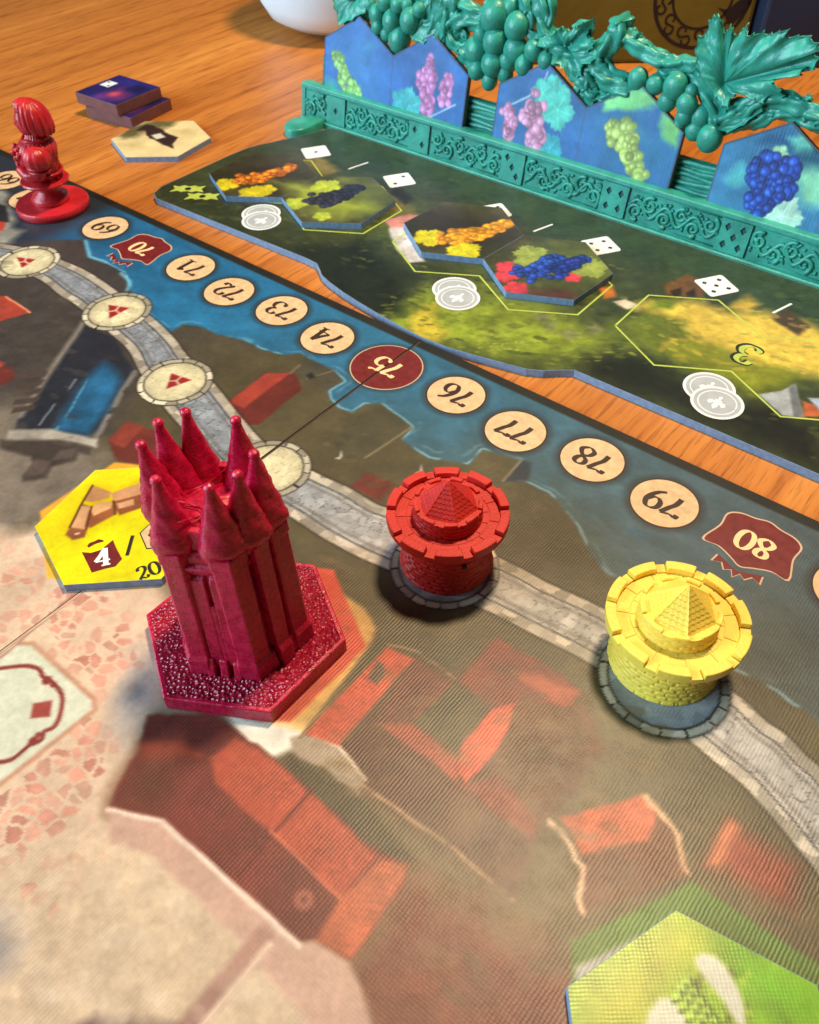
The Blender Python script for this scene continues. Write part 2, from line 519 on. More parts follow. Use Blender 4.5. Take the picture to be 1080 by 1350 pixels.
def wood(name):
    mt, nt, b = newmat(name)
    tc = N(nt, 'ShaderNodeTexCoord')
    mp = N(nt, 'ShaderNodeMapping'); mp.inputs['Rotation'].default_value = (0, 0, math.radians(5)); mp.inputs['Scale'].default_value = (.8 / S, 0.05 / S, 1 / S)
    nt.links.new(tc.outputs['Object'], mp.inputs['Vector'])
    n1 = N(nt, 'ShaderNodeTexNoise'); n1.inputs['Scale'].default_value = 0.5; n1.inputs['Detail'].default_value = 9; n1.inputs['Roughness'].default_value = 0.62; n1.inputs['Distortion'].default_value = 0.5
    nt.links.new(mp.outputs['Vector'], n1.inputs['Vector'])
    r1 = N(nt, 'ShaderNodeValToRGB')
    e = r1.color_ramp.elements
    e[0].position = 0.22; e[0].color = L3(168, 98, 38)
    e[1].position = 0.74; e[1].color = L3(222, 146, 66)
    q = e.new(0.46); q.color = L3(194, 116, 46)
    q = e.new(0.58); q.color = L3(206, 126, 52)
    nt.links.new(n1.outputs['Fac'], r1.inputs['Fac'])
    # fine pores, long dark streaks
    m2 = N(nt, 'ShaderNodeMapping'); m2.inputs['Rotation'].default_value = (0, 0, math.radians(6)); m2.inputs['Scale'].default_value = (9 / S, 0.55 / S, 9 / S)
    nt.links.new(tc.outputs['Object'], m2.inputs['Vector'])
    n2 = N(nt, 'ShaderNodeTexNoise'); n2.inputs['Scale'].default_value = 0.8; n2.inputs['Detail'].default_value = 6; n2.inputs['Roughness'].default_value = 0.6
    nt.links.new(m2.outputs['Vector'], n2.inputs['Vector'])
    r2 = N(nt, 'ShaderNodeValToRGB'); r2.color_ramp.elements[0].position = 0.33; r2.color_ramp.elements[0].color = (0.42, 0.34, 0.28, 1)
    r2.color_ramp.elements[1].position = 0.50; r2.color_ramp.elements[1].color = (1, 1, 1, 1)
    nt.links.new(n2.outputs['Fac'], r2.inputs['Fac'])
    # a few wide growth rings
    m3 = N(nt, 'ShaderNodeMapping'); m3.inputs['Rotation'].default_value = (0, 0, math.radians(4)); m3.inputs['Scale'].default_value = (0.25 / S, 0.012 / S, 1 / S)
    nt.links.new(tc.outputs['Object'], m3.inputs['Vector'])
    wv = N(nt, 'ShaderNodeTexWave'); wv.inputs['Scale'].default_value = 0.6; wv.inputs['Distortion'].default_value = 5.0; wv.inputs['Detail'].default_value = 4
    nt.links.new(m3.outputs['Vector'], wv.inputs['Vector'])
    r3 = N(nt, 'ShaderNodeValToRGB'); r3.color_ramp.elements[0].position = 0.0; r3.color_ramp.elements[0].color = (0.80, 0.70, 0.60, 1)
    r3.color_ramp.elements[1].position = 0.12; r3.color_ramp.elements[1].color = (1, 1, 1, 1)
    nt.links.new(wv.outputs['Fac'], r3.inputs['Fac'])
    mx = N(nt, 'ShaderNodeMix', data_type='RGBA', blend_type='MULTIPLY'); mx.inputs['Factor'].default_value = 0.75
    nt.links.new(r1.outputs['Color'], mx.inputs['A']); nt.links.new(r2.outputs['Color'], mx.inputs['B'])
    mx2 = N(nt, 'ShaderNodeMix', data_type='RGBA', blend_type='MULTIPLY'); mx2.inputs['Factor'].default_value = 0.8
    nt.links.new(mx.outputs['Result'], mx2.inputs['A']); nt.links.new(r3.outputs['Color'], mx2.inputs['B'])
    nt.links.new(mx2.outputs['Result'], b.inputs['Base Color'])
    b.inputs['Roughness'].default_value = 0.42
    bu = N(nt, 'ShaderNodeBump'); bu.inputs['Distance'].default_value = 0.012 * S
    nt.links.new(n2.outputs['Fac'], bu.inputs['Height']); nt.links.new(bu.outputs['Normal'], b.inputs['Normal'])
    return mt

# flat print: a colour layer on a mesh
def colour_layer(me, col):
    a = me.color_attributes.new('print', 'FLOAT_COLOR', 'POINT')
    buf = np.ones((len(me.vertices), 4), np.float32); buf[:, :3] = col
    a.data.foreach_set('color', buf.ravel())
def grid_sheet(name, x0, x1, y0, y1, step, z, paint, mat, parent, inside=None, rot=0.0):
    nx = int((x1 - x0) / step) + 1; ny = int((y1 - y0) / step) + 1
    gx = np.linspace(x0, x1, nx); gy = np.linspace(y0, y1, ny)
    X, Y = np.meshgrid(gx, gy)
    X = X.ravel(); Y = Y.ravel()
    idx = np.arange(nx * ny).reshape(ny, nx)
    q = np.stack([idx[:-1, :-1], idx[:-1, 1:], idx[1:, 1:], idx[1:, :-1]], -1).reshape(-1, 4)
    if inside is not None:
        keep = inside(X, Y)
        q = q[keep[q].all(1)]
        used = np.zeros(nx * ny, bool); used[q.ravel()] = True
        re_ = np.cumsum(used) - 1
        q = re_[q]; X = X[used]; Y = Y[used]
    col = paint(X, Y)
    me = bpy.data.meshes.new(name)
    me.vertices.add(len(X)); me.loops.add(q.size); me.polygons.add(len(q))
    co = np.stack([X * S, Y * S, np.full_like(X, z * S)], 1).astype(np.float32)
    me.vertices.foreach_set('co', co.ravel())
    me.loops.foreach_set('vertex_index', q.ravel().astype(np.int32))
    me.polygons.foreach_set('loop_start', np.arange(0, q.size, 4, dtype=np.int32))
    me.update(calc_edges=True)
    colour_layer(me, col)
    me.materials.append(mat)
    o = bpy.data.objects.new(name, me); C.objects.link(o); o.parent = parent
    return o
def fan_sheet(name, fans, n, z, paint, mat, parent, to3=None):
    """printed face made of triangle fans (centre, ring); fine enough to carry the print"""
    P_ = []; F_ = []
    for c_, ring in fans:
        for i in range(len(ring)):
            a = np.array(c_); b = np.array(ring[i]); d = np.array(ring[(i + 1) % len(ring)])
            base = len(P_); rows = []
            for r in range(n + 1):
                row = []
                for k in range(r + 1):
                    t = r / n; w = k / r if r else 0
                    P_.append(a * (1 - t) + (b * (1 - w) + d * w) * t); row.append(len(P_) - 1)
                rows.append(row)
            for r in range(n):
                for k in range(r + 1):
                    F_.append((rows[r][k], rows[r + 1][k], rows[r + 1][k + 1]))
                    if k < r: F_.append((rows[r][k], rows[r + 1][k + 1], rows[r][k + 1]))
    P_ = np.array(P_)
    col = paint(P_[:, 0], P_[:, 1])
    if to3 is None:
        V3 = np.column_stack([P_, np.full(len(P_), z)])
    else:
        V3 = to3(P_)
    me = bpy.data.meshes.new(name)
    me.from_pydata((V3 * S).tolist(), [], F_)
    me.update()
    colour_layer(me, col)
    me.materials.append(mat)
    o = bpy.data.objects.new(name, me); C.objects.link(o); o.parent = parent
    return o

# numerals: strokes of a broad pen, heavy on the downstrokes
GL = {
 '0': [([(.30, 1), (.10, .85), (.03, .5), (.10, .15), (.30, 0), (.50, .15), (.57, .5), (.50, .85)], True)],
 '1': [([(.12, .80), (.20, .90), (.33, 1.0)], False), ([(.33, 1), (.33, .5), (.33, .02)], False), ([(.10, .02), (.33, .03), (.56, .02)], False)],
 '2': [([(.08, .72), (.10, .90), (.28, 1.0), (.48, .90), (.50, .68), (.34, .42), (.12, .16), (.05, .04)], False), ([(.05, .05), (.2, .12), (.38, .03), (.5, .06), (.56, .22)], False)],
 '3': [([(.08, .80), (.16, .96), (.34, 1.0), (.50, .86), (.46, .64), (.26, .53)], False), ([(.26, .53), (.48, .46), (.56, .24), (.42, .03), (.22, .0), (.06, .10), (.10, .22)], False)],
 '4': [([(.44, 1), (.24, .62), (.02, .30)], False), ([(.02, .29), (.3, .29), (.62, .29)], False), ([(.44, 1), (.44, .5), (.44, .02)], False), ([(.26, .02), (.44, .03), (.62, .02)], False)],
 '5': [([(.12, .97), (.34, .94), (.52, 1.02)], False), ([(.13, .97), (.11, .75), (.09, .53)], False), ([(.09, .53), (.30, .63), (.52, .50), (.55, .26), (.40, .03), (.20, .0), (.05, .10), (.09, .2)], False)],
 '6': [([(.50, 1.0), (.28, .86), (.10, .58), (.05, .30), (.16, .04), (.36, .0), (.53, .14), (.54, .40), (.40, .56), (.22, .54), (.08, .36)], False)],
 '7': [([(.04, .80), (.07, .96), (.26, .90), (.42, .94), (.58, .99)], False), ([(.58, .98), (.42, .62), (.28, .34), (.24, .0)], False)],
 '8': [([(.30, 1), (.12, .90), (.12, .70), (.30, .54), (.48, .36), (.54, .16), (.30, 0), (.06, .16), (.12, .38), (.30, .52), (.46, .70), (.47, .90)], True)],
 '9': None, '/': [([(.10, -.05), (.28, .5), (.46, 1.05)], False)],
}
GL['9'] = [([(.60 - x, 1 - y) for x, y in GL['6'][0][0]], False)]
def glyphs(text, cx, cy, h, ang, z, thin=.06, thick=.20, adv=.70, italic=0.0):
    """flat numerals centred on cx, cy; ang is the reading direction"""
    mb = MB()
    wtot = adv * (len(text) - 1) + .6
    ca, sa = math.cos(ang), math.sin(ang)
    for gi, ch in enumerate(text):
        for pts, closed in GL[ch]:
            P_ = smoothpath(pts, 7, closed)
            if closed: P_.append(P_[0])
            vs_ = []; fs = []; ns_ = len(mb.v)
            for k, p in enumerate(P_):
                a = np.array(P_[max(k - 1, 0)]); b = np.array(P_[min(k + 1, len(P_) - 1)])
                if closed and k in (0, len(P_) - 1): a = np.array(P_[-2]); b = np.array(P_[1])
                d = b - a; d = d / (np.linalg.norm(d) + 1e-9)
                n_ = np.array([-d[1], d[0]])
                w = (thin + (thick - thin) * abs(d[1]) ** 1.3) / 2
                for sg in (1, -1):
                    q = np.array(p) + n_ * w * sg
                    x = (q[0] + italic * q[1] + gi * adv - wtot / 2) * h; y = (q[1] - .5) * h
                    vs_.append((cx + x * ca - y * sa, cy + x * sa + y * ca, z + .00002 * (ns_ + k)))
            for k in range(len(P_) - 1):
                fs.append((2 * k, 2 * k + 1, 2 * k + 3, 2 * k + 2))
            mb.add(vs_, fs)
    return mb
def flat(poly, z):
    a = sum(poly[i][0] * poly[(i + 1) % len(poly)][1] - poly[(i + 1) % len(poly)][0] * poly[i][1] for i in range(len(poly)))
    if a < 0: poly = poly[::-1]
    return MB().add([(x, y, z) for x, y in poly], [tuple(range(len(poly)))])
def circle(cx, cy, r, n=48):
    return [(cx + r * math.cos(2 * math.pi * i / n), cy + r * math.sin(2 * math.pi * i / n)) for i in range(n)]
def hexa(cx, cy, R, rot=0.0):
    """hexagon with a corner towards +y when rot is 0"""
    return [(cx + R * math.cos(math.radians(30 + 60 * k) + rot), cy + R * math.sin(math.radians(30 + 60 * k) + rot)) for k in range(6)]

# ------------------------------------------------------------------ the table
TZ = -0.28                                           # table top; the boards lie on it and are 2.2 mm thick
M_wood = wood('oiled_wood')
tb = MB().box(-160, 90, -60, 150, TZ - 3.5, TZ).build('table', M_wood)
tb['kind'] = 'structure'

# ------------------------------------------------------------------ the game board
EDGE = 1.80
CREASE = -0.03
M_core = plain('board_edge_dark', (34, 34, 36), rough=.7, var=.2)
M_print = printed('board_print', rough=.43, linen=.0012, cross=.2, period=.078)
M_ink = plain('dark_brown_ink', (52, 30, 22), rough=.5, var=.1)
M_parch = plain('parchment_print', (218, 180, 136), rough=.45, var=.10, sc=5, detail=8)
M_maroon = plain('maroon_print', (112, 26, 28), rough=.45, var=.12, sc=4)
M_sand = plain('sand_ink', (246, 206, 150), rough=.5, var=.06)
M_white = plain('white_ink', (238, 236, 232), rough=.5, var=.04)
M_brown = plain('brown_red_ink', (140, 52, 44), rough=.5, var=.1)

SHORE = W([(-60, 300), (20, 318), (100, 316), (113, 317), (117, 340), (134, 344), (163, 359), (171, 379), (180, 400), (202, 424), (225, 437), (241, 427), (268, 431), (288, 441), (323, 449),
           (342, 460), (373, 468), (398, 466), (411, 479), (441, 490), (452, 502), (432, 515), (436, 527), (447, 538), (465, 544), (480, 533), (502, 533), (543, 563),
           (528, 579), (547, 594), (565, 605), (617, 612), (636, 594), (687, 606), (665, 634), (691, 635), (724, 651), (740, 668), (763, 697), (777, 727), (792, 750), (817, 770), (870, 810),
           (930, 862), (964, 882), (995, 897), (1022, 911), (1044, 929), (1067, 942), (1085, 958), (1180, 1030)])
WALL_OUT = smoothpath(W([(-40, 318), (36, 330), (80, 346), (113, 361), (146, 383), (198, 422), (226, 449), (241, 470), (280, 511), (311, 550), (350, 592), (413, 627), (454, 646), (491, 668), (513, 676), (585, 705),
                         (653, 739), (693, 759), (720, 774), (793, 808), (880, 860), (953, 911), (980, 931), (1004, 955), (1033, 975.5), (1058, 1002), (1085, 1026), (1150, 1110)]), 4)
WALL_IN = smoothpath(W([(-60, 352), (0, 356), (50, 363), (84, 387), (105, 400), (150, 437), (175, 460), (190, 488), (222, 534), (249, 565), (300, 622), (391, 679), (428, 703), (472, 727), (506, 742), (570, 770),
                        (633, 794), (675, 814), (702, 828), (784, 870), (850, 918), (915, 971), (947, 998), (987, 1031), (1009, 1055), (1035, 1084), (1064, 1120), (1085, 1146), (1150, 1240)]), 4)
A_SPOTS = [(-15.83, -3.61), (-10.06, -3.62), (-5.05, -5.07), (0.46, -6.12)]
RT = (6.74, -5.66)                                   # where the red tower stands
YT = (12.70, -4.93)                                  # where the yellow tower stands
YEL_HEX = (-0.92, -10.22)
GRN_HEX = (16.65, -11.75)

def paint_board(X, Y):
    cv = Canvas(X, Y, (92, 82, 58))
    c = cv.c
    def P_(pts, col, **kw):
        r, g, b = col
        if r > 120 and r > 1.7 * g:                  # the roofs are a muted brick red
            l = .4 * r + .5 * g + .1 * b
            col = (r * .86 + l * .08, g * .86 + l * .10, b * .86 + l * .10)
        cv.poly(pts, col, **kw)
    # ground tones: greyer at the far left, olive at the right, warmer towards the near side
    n1 = fbm(X * .35, Y * .35, 2)
    left = np.clip((-3.5 - X) / 6, 0, 1)[:, None]
    c[:] = c * (1 - left) + np.array((76, 70, 68), np.float32) * left
    near = np.clip((-9.5 - Y + (X - 6) * .25) / 6, 0, 1)[:, None]
    c[:] = c * (1 - near) + np.array((128, 104, 74), np.float32) * near
    cv.mottle(.16, .55, 3); cv.mottle(.10, 2.4, 9)
    far = np.clip((-16.5 - X) / 1.5, 0, 1)[:, None]
    c[:] = c * (1 - far) + np.array((52, 54, 66), np.float32) * far
    # water along the far edge
    sea = [(SHORE[0][0], 6)] + SHORE + [(SHORE[-1][0], 6)]
    ws = np.array(W([(130, 330), (420, 410), (640, 570), (830, 720), (1050, 850)]))
    d = sdist(X + .12 * (fbm(X * 1.4, Y * 1.4, 21) - .5), Y + .12 * (fbm(X * 1.4, Y * 1.4, 22) - .5), sea)
    a = np.clip(.5 - d / .14, 0, 1)
    t = np.clip((X + 16) / 30, 0, 1)
    deep = np.interp(t, [0, .3, .6, .8, 1], [38, 42, 58, 76, 86])[:, None] * np.array([1, 0, 0]) + \
        np.interp(t, [0, .3, .6, .8, 1], [98, 114, 112, 104, 98])[:, None] * np.array([0, 1, 0]) + \
        np.interp(t, [0, .3, .6, .8, 1], [136, 154, 138, 116, 102])[:, None] * np.array([0, 0, 1])
    dk = np.clip((-16.2 - X) / 1.2, 0, 1)[:, None]
    deep = deep * (1 - dk) + np.array((48, 58, 74)) * dk
    deep = deep * (1 + .34 * (fbm(X * 1.1 + 3, Y * 1.8, 31, 5) - .5))[:, None]
    sh = np.clip(1 + d / 1.6, 0, 1)[:, None] * np.clip((X + 1) / 6, 0, 1)[:, None]     # murkier by the shore
    deep = deep * (1 - .35 * sh) + np.array((84, 84, 68)) * .35 * sh
    c[:] = c * (1 - a[:, None]) + deep * a[:, None]
    fo = np.clip(1 - abs(d + .05) / .07, 0, 1) * np.clip((fbm(X * 1.3, Y * 1.3, 41) - .36) * 6, 0, 1) * np.clip((X + 15) * 2, 0, 1)
    cv.put(slice(None), fo * .75, (150, 190, 205))
    f2 = np.clip(1 - abs(d + .45 - .5 * fbm(X * .8, Y * .8, 44)) / .09, 0, 1) * np.clip((fbm(X * 1.6, Y * 1.6, 42) - .45) * 6, 0, 1) * np.clip((X + 15) * 2, 0, 1)
    cv.put(slice(None), f2 * .4, (140, 175, 190))
    for q in ([(113, 317), (118, 338), (140, 346)], [(160, 360), (172, 372), (168, 382)]):
        cv.line(W(q), .06, (130, 200, 225), soft=.08, alpha=.8)
    # harbour quays
    P_(W([(402, 470), (440, 488), (451, 500), (431, 516), (412, 500), (380, 500)]), (82, 76, 62), warp=.05)
    P_(W([(470, 548), (500, 531), (545, 564), (485, 606), (430, 590)]), (84, 78, 58), warp=.04)
    cv.line(W([(543, 563), (482, 604)]), .035, (140, 125, 95), soft=.03)
    cv.line(W([(404, 500), (441, 488)]), .03, (120, 112, 92), soft=.03)
    P_(W([(687, 606), (701, 611), (696, 634), (664, 636)]), (58, 64, 70), warp=.05)
    cv.line(W([(663, 634), (688, 606)]), .03, (150, 130, 100))
    P_(W([(404, 494), (412, 491), (416, 497), (408, 500)]), (40, 36, 32), warp=.03)
    for gx, gy in ((447, 601), (553, 620)):
        cv.poly(W([(gx - 5, gy + 3), (gx + 1, gy + 1), (gx + 3, gy - 7), (gx + 4, gy), (gx + 1, gy + 4)]), (226, 222, 206), soft=.04, warp=.02)
    # far-left quarter: dark streets, canal, steps
    P_(W([(-90, 330), (60, 372), (150, 437), (190, 490), (150, 570), (60, 600), (-90, 590)]), (78, 70, 66), soft=.5, warp=.3)
    P_(W([(-60, 300), (0, 240), (24, 268), (18, 300), (30, 306), (0, 330)]), (150, 146, 138), soft=.2, warp=.2)
    P_(W([(-20, 262), (8, 272), (12, 292), (-20, 300)]), (46, 44, 48), soft=.08, warp=.06)
    P_(W([(-12, 292), (6, 293), (4, 304), (-12, 304)]), (200, 70, 52), soft=.06)
    P_(W([(-90, 525), (20, 530), (130, 590), (150, 610), (140, 640), (0, 720), (-90, 700)]), (132, 120, 108), soft=.6, warp=.3)
    P_(W([(108, 424), (106, 430), (89, 455), (70, 482), (50, 513), (27, 546), (19, 565), (70, 567), (112, 576), (133, 565), (160, 515), (178, 490), (150, 445)]), (44, 46, 56), soft=.08)
    P_(W([(137, 478), (153, 488), (160, 502), (143, 538), (116, 573), (70, 567), (83, 544), (108, 508), (122, 488)]), (40, 100, 138), soft=.22, warp=.08, var=.3)
    cv.line(W([(100, 500), (85, 522), (70, 535), (52, 560)]), .035, (120, 130, 140), brk=.35)
    cv.line(W([(116, 500), (90, 545), (75, 565)]), .05, (88, 150, 185), brk=.4, alpha=.7)
    cv.line(smoothpath(W([(110, 424), (106, 432), (89, 457), (70, 484), (50, 515), (27, 548)]), 4), .10, (158, 146, 132), soft=.10, alpha=.85)
    cv.line(W([(178, 490), (160, 517), (133, 567), (122, 585)]), .10, (128, 122, 118), soft=.06, brk=.25)
    P_(W([(12, 567), (70, 566), (112, 575), (127, 580), (124, 590), (79, 580), (12, 578)]), (168, 160, 150), soft=.07)
    P_(W([(0, 580), (79, 581), (123, 590), (121, 599), (104, 598), (100, 608), (68, 617), (60, 631), (31, 635), (29, 627), (44, 611), (40, 602), (0, 592)]), (78, 68, 62), soft=.08)
    P_(W([(31, 628), (60, 624), (66, 608), (46, 606)]), (98, 84, 78), soft=.06)
    P_(W([(68, 606), (96, 603), (100, 592), (80, 594)]), (98, 84, 78), soft=.06)
    for k in range(5):
        P_(W([(14 + 2 * k, 545 - 11 * k), (46 + 3 * k, 540 - 11 * k), (50 + 3 * k, 533 - 11 * k), (18 + 2 * k, 537 - 11 * k)]), (82, 68, 62), soft=.05)
    P_(W([(-30, 390), (8, 391), (40, 412), (0, 424), (-30, 430)]), (190, 72, 53), soft=.05, rows=(.14, .09))
    cv.line(W([(8, 391), (40, 412)]), .04, (235, 150, 115))
    P_(W([(-20, 472), (8, 478), (0, 486), (-20, 490)]), (200, 76, 56), soft=.05)
    P_(W([(-20, 486), (16, 482), (20, 500), (0, 508), (-20, 510)]), (112, 50, 44), soft=.1)
    P_(W([(142, 581), (167, 556), (210, 569), (216, 600), (202, 614), (156, 608)]), (128, 52, 42), soft=.06)
    P_(W([(142, 581), (167, 556), (190, 562), (165, 590)]), (160, 66, 50), soft=.06)
    P_(W([(299, 531), (350, 492), (388, 492), (398, 515), (340, 560), (319, 560)]), (110, 44, 37), soft=.06, rows=(.14, .09))
    P_(W([(299, 531), (350, 492), (383, 492), (322, 538)]), (180, 66, 50), soft=.05, rows=(.14, .09))
    cv.line(W([(383, 492), (395, 481)]), .05, (120, 100, 80))
    P_(W([(461, 642), (484, 624), (521, 638), (502, 661)]), (116, 46, 36), soft=.12)
    # town wall: walkway of cracked paving between two copings
    band = WALL_OUT + WALL_IN[::-1]
    i = cv.sel(band, .5)
    x = X[i]; y = Y[i]
    dd = sdist(x, y, band)
    a = np.clip(.5 - dd / .08, 0, 1)
    tl = np.clip((x + 1) / 7, 0, 1)[:, None]
    ed, idv = cells(x * 3.6, y * 3.6, 3)
    st = (np.array((148, 152, 160)) * (1 - tl) + np.array((180, 174, 168)) * tl) * (.91 + .16 * idv[:, None])
    st = st * (1 + .22 * (fbm(x * 3, y * 3, 61)[:, None] - .5))
    jt = np.clip(1 - ed / .09, 0, 1)[:, None] * (.35 + .65 * (fbm(x * 1.2, y * 1.2, 62)[:, None] > .45))
    st = st * (1 - .36 * jt)
    c[i] = c[i] * (1 - a[:, None]) + st * a[:, None]
    for ln in (WALL_OUT, WALL_IN):
        dl = ldist(x, y, ln)
        ct = cells(x * 2.6 + 5, y * 2.6, 13, .5)[1]
        cp = np.clip(.5 - (dl - .14) / .05, 0, 1)
        col = np.array((190, 178, 162)) * (.74 + .36 * ct[:, None])
        c[i] = c[i] * (1 - cp[:, None]) + col * cp[:, None]
        dk_ = np.clip(1 - abs(dl - .19) / .05, 0, 1) * .8
        c[i] = c[i] * (1 - dk_[:, None]) + np.array((56, 48, 42)) * dk_[:, None]
        ins = np.clip(1 - abs(dl - .36) / .10, 0, 1) * (dd < 0) * .45
        c[i] = c[i] * (1 - ins[:, None]) + np.array((96, 86, 76)) * ins[:, None]
    # round platforms on the wall
    for k, (ax, ay) in enumerate(A_SPOTS + [(6.85, -5.88), (13.0, -5.45)]):
        i = np.nonzero((abs(X - ax) < 2.2) & (abs(Y - ay) < 2.2))[0]
        x = X[i] - ax; y = Y[i] - ay
        r = np.hypot(x, y); th = np.arctan2(y, x)
        R0 = 1.08 if k < 4 else (1.26 if k == 4 else 1.34)
        wob = .05 * (fbm(th * 3 + 9, r * 0 + k, 71) - .5)
        for rad, w_, col in ((R0 + .20, .045, (54, 46, 42)),):
            al = np.clip(.5 - (r + wob - rad) / .05, 0, 1)[:, None]
            c[i] = c[i] * (1 - al) + np.array(col) * al
        nb = 13 + k
        seg = np.floor((th + np.pi) / (2 * np.pi) * nb + .3 * np.sin(th * 3 + k))
        fr = (th + np.pi) / (2 * np.pi) * nb + .3 * np.sin(th * 3 + k) - seg
        stone = np.array((196, 186, 166)) * (.72 + .45 * _val[(seg.astype(int) * 13 + k * 31) & 511])[:, None]
        stone = np.where((np.minimum(fr, 1 - fr) < .05)[:, None], np.array((54, 46, 42)), stone)
        al = np.clip(.5 - (r + wob - R0 - .16) / .04, 0, 1)[:, None]
        c[i] = c[i] * (1 - al) + stone * al
        al = np.clip(.5 - (r + wob - R0 + .02) / .04, 0, 1)[:, None]
        c[i] = c[i] * (1 - al) + np.array((60, 52, 44)) * al
        ed, idv = cells(x * 3.2 + 20 * k, y * 3.2, 5)
        face = np.array((226, 214, 178)) * (.92 + .12 * idv[:, None]) * (1 - .16 * np.clip(1 - ed / .06, 0, 1)[:, None])
        if k >= 4: face = np.array((176, 182, 184)) * (.85 + .25 * idv[:, None])
        face = face * (1 - .18 * np.clip(r / R0, 0, 1)[:, None] ** 4)
        al = np.clip(.5 - (r + wob - R0 + .07) / .04, 0, 1)[:, None]
        c[i] = c[i] * (1 - al) + face * al
        if k < 3:                                    # broken red arrowhead
            T3 = [[(22, 339), (29, 353), (47, 342)], [(143, 402), (144, 420), (171, 406)], [(226, 492), (219, 513), (253, 501)]][k]
            tri = W(T3); m0 = np.mean(np.array(tri), 0)
            P_(tri, (176, 40, 40), soft=.03, warp=.01)
            mids = [tuple((np.array(tri[q]) * .5 + np.array(tri[(q + 1) % 3]) * .5)) for q in range(3)]
            for l_ in ([mids[0], tuple(m0), mids[1]], [tuple(m0), mids[2]]):
                cv.line(l_, .03, (226, 206, 180), soft=.03, warp=0)
    # cobbled square at the left
    sq = W([(-90, 690), (20, 700), (60, 690), (190, 720), (250, 830), (200, 940), (185, 985), (150, 1040), (143, 1068), (214, 1083), (392, 1245), (480, 1350), (500, 1420), (-300, 1420), (-300, 800)])
    P_(sq, (214, 188, 164), soft=.35, warp=.25, var=.1, vs_=.8)
    P_(W([(-90, 1120), (60, 1120), (200, 1120), (345, 1275), (430, 1360), (430, 1420), (-200, 1420)]), (204, 180, 154), soft=.5, warp=.2, var=.12, vs_=2.2)
    P_(W([(-60, 1180), (10, 1205), (32, 1245), (10, 1280), (-60, 1300)]), (168, 156, 150), soft=.3)
    # cobbles: irregular stones that thin out into the sand
    reg = [(W([(-90, 700), (40, 720), (80, 770), (60, 850), (-90, 900)]), .55), (W([(60, 770), (130, 770), (190, 860), (170, 930), (125, 925), (50, 850)]), .95),
           (W([(125, 935), (150, 960), (165, 1000), (130, 1060), (60, 1110), (-40, 1150), (-40, 1060), (20, 1020)]), .95), (W([(-60, 1080), (90, 1080), (120, 1130), (30, 1230), (-60, 1240)]), .45)]
    i = cv.sel(sq, 0)
    x = X[i]; y = Y[i]
    pr_ = np.zeros(len(i))
    for pl, w0 in reg:
        pr_ = np.maximum(pr_, w0 * np.clip(.5 - sdist(x, y, pl) / .9, 0, 1))
    wx = x + .22 * (fbm(x * 2.6, y * 2.6, 81) - .5); wy = y + .22 * (fbm(x * 2.6, y * 2.6, 82) - .5)
    u = wx * .9 + wy * .25; v = wy * 1.1 - wx * .2
    ed, idv = cells(u * 2.9, v * 2.9, 17, .9)
    a_ = np.clip((ed - .13) / .08, 0, 1) * (((idv * 7.31) % 1) < pr_ * .92)
    tone = np.array((222, 156, 138)) * (1 - .24 * ((idv * 3.7) % 1))[:, None] + np.array((14, 8, 4)) * ((idv * 9.1) % 1)[:, None]
    tone = tone * (1 + .22 * (fbm(x * 5, y * 5, 83) - .5))[:, None]
    al = (a_ * (.35 + .6 * ((idv * 5.3) % 1)) * np.clip(pr_ + .25, 0, 1))[:, None]
    c[i] = c[i] * (1 - al) + tone * al
    P_(W([(190, 845), (212, 925), (250, 948), (196, 942), (160, 985), (140, 960), (165, 900)]), (172, 166, 164), soft=.3, warp=.35, alpha=.65)  # grey patch paints the cathedral's cast shadow onto the square
    cv.line(W([(0, 868), (90, 790), (130, 760)]), .03, (150, 100, 84), alpha=.8)
    # card space with a rounded frame
    cs = W([(-120, 965), (28, 848), (43, 848), (124, 922), (125, 936), (0, 1034), (-160, 1150)])
    P_(cs, (212, 212, 192), soft=.05, warp=0, var=.05)
    cv.line(cs[1:6], .06, (196, 150, 124), soft=.05, warp=.01)
    orn = smoothpath(W([(-40, 885), (0, 881), (30, 878), (50, 881), (57, 892), (66, 897), (74, 904), (82, 918), (80, 940), (72, 958), (58, 965), (54, 976), (40, 982), (30, 990), (14, 1002), (-10, 1006)]), 6)
    cv.line(orn, .055, (140, 60, 52), soft=.03, warp=.015, ws=4)
    for q in ((62, 897, .12), (44, 977, .11), (50, 969, .07), (70, 903, .07)):
        w0 = bp(q[0], q[1]); cv.disc(w0[0], w0[1], q[2], (140, 60, 52))
    P_(W([(44, 927), (69, 923), (66, 945), (40, 947)]), (176, 74, 62), soft=.03, warp=.01)
    # the printed hexagonal building plots
    P_(hexa(-1.16, -10.10, 2.60), (236, 172, 58), soft=.05, warp=.01, var=.08)
    P_(W([(440, 770), (452, 784), (481, 804), (497, 830), (491, 848), (397, 972), (340, 958), (400, 900), (470, 846)]), (208, 168, 104), soft=.07)
    P_(hexa(4.62, -10.42, 2.62), (222, 84, 58), soft=.05, warp=.02, var=.1)
    P_(W([(300, 945), (352, 952), (372, 956), (400, 966), (392, 985), (358, 1000), (320, 985)]), (218, 210, 196), soft=.10)
    # roofs in the middle
    P_(W([(430, 1010), (545, 869), (600, 890), (652, 842), (765, 912), (800, 990), (700, 1110), (676, 1186), (560, 1100)]), (103, 68, 46), soft=.2, rows=(.14, .09))
    P_(W([(545, 869), (594, 900), (551, 947), (493, 952)]), (125, 68, 50), rows=(.14, .09))
    P_(W([(598, 900), (648, 927), (604, 993), (547, 954)]), (90, 78, 52))
    P_(W([(493, 954), (543, 954), (606, 1001), (604, 1032)]), (175, 81, 57), soft=.08, rows=(.14, .09))
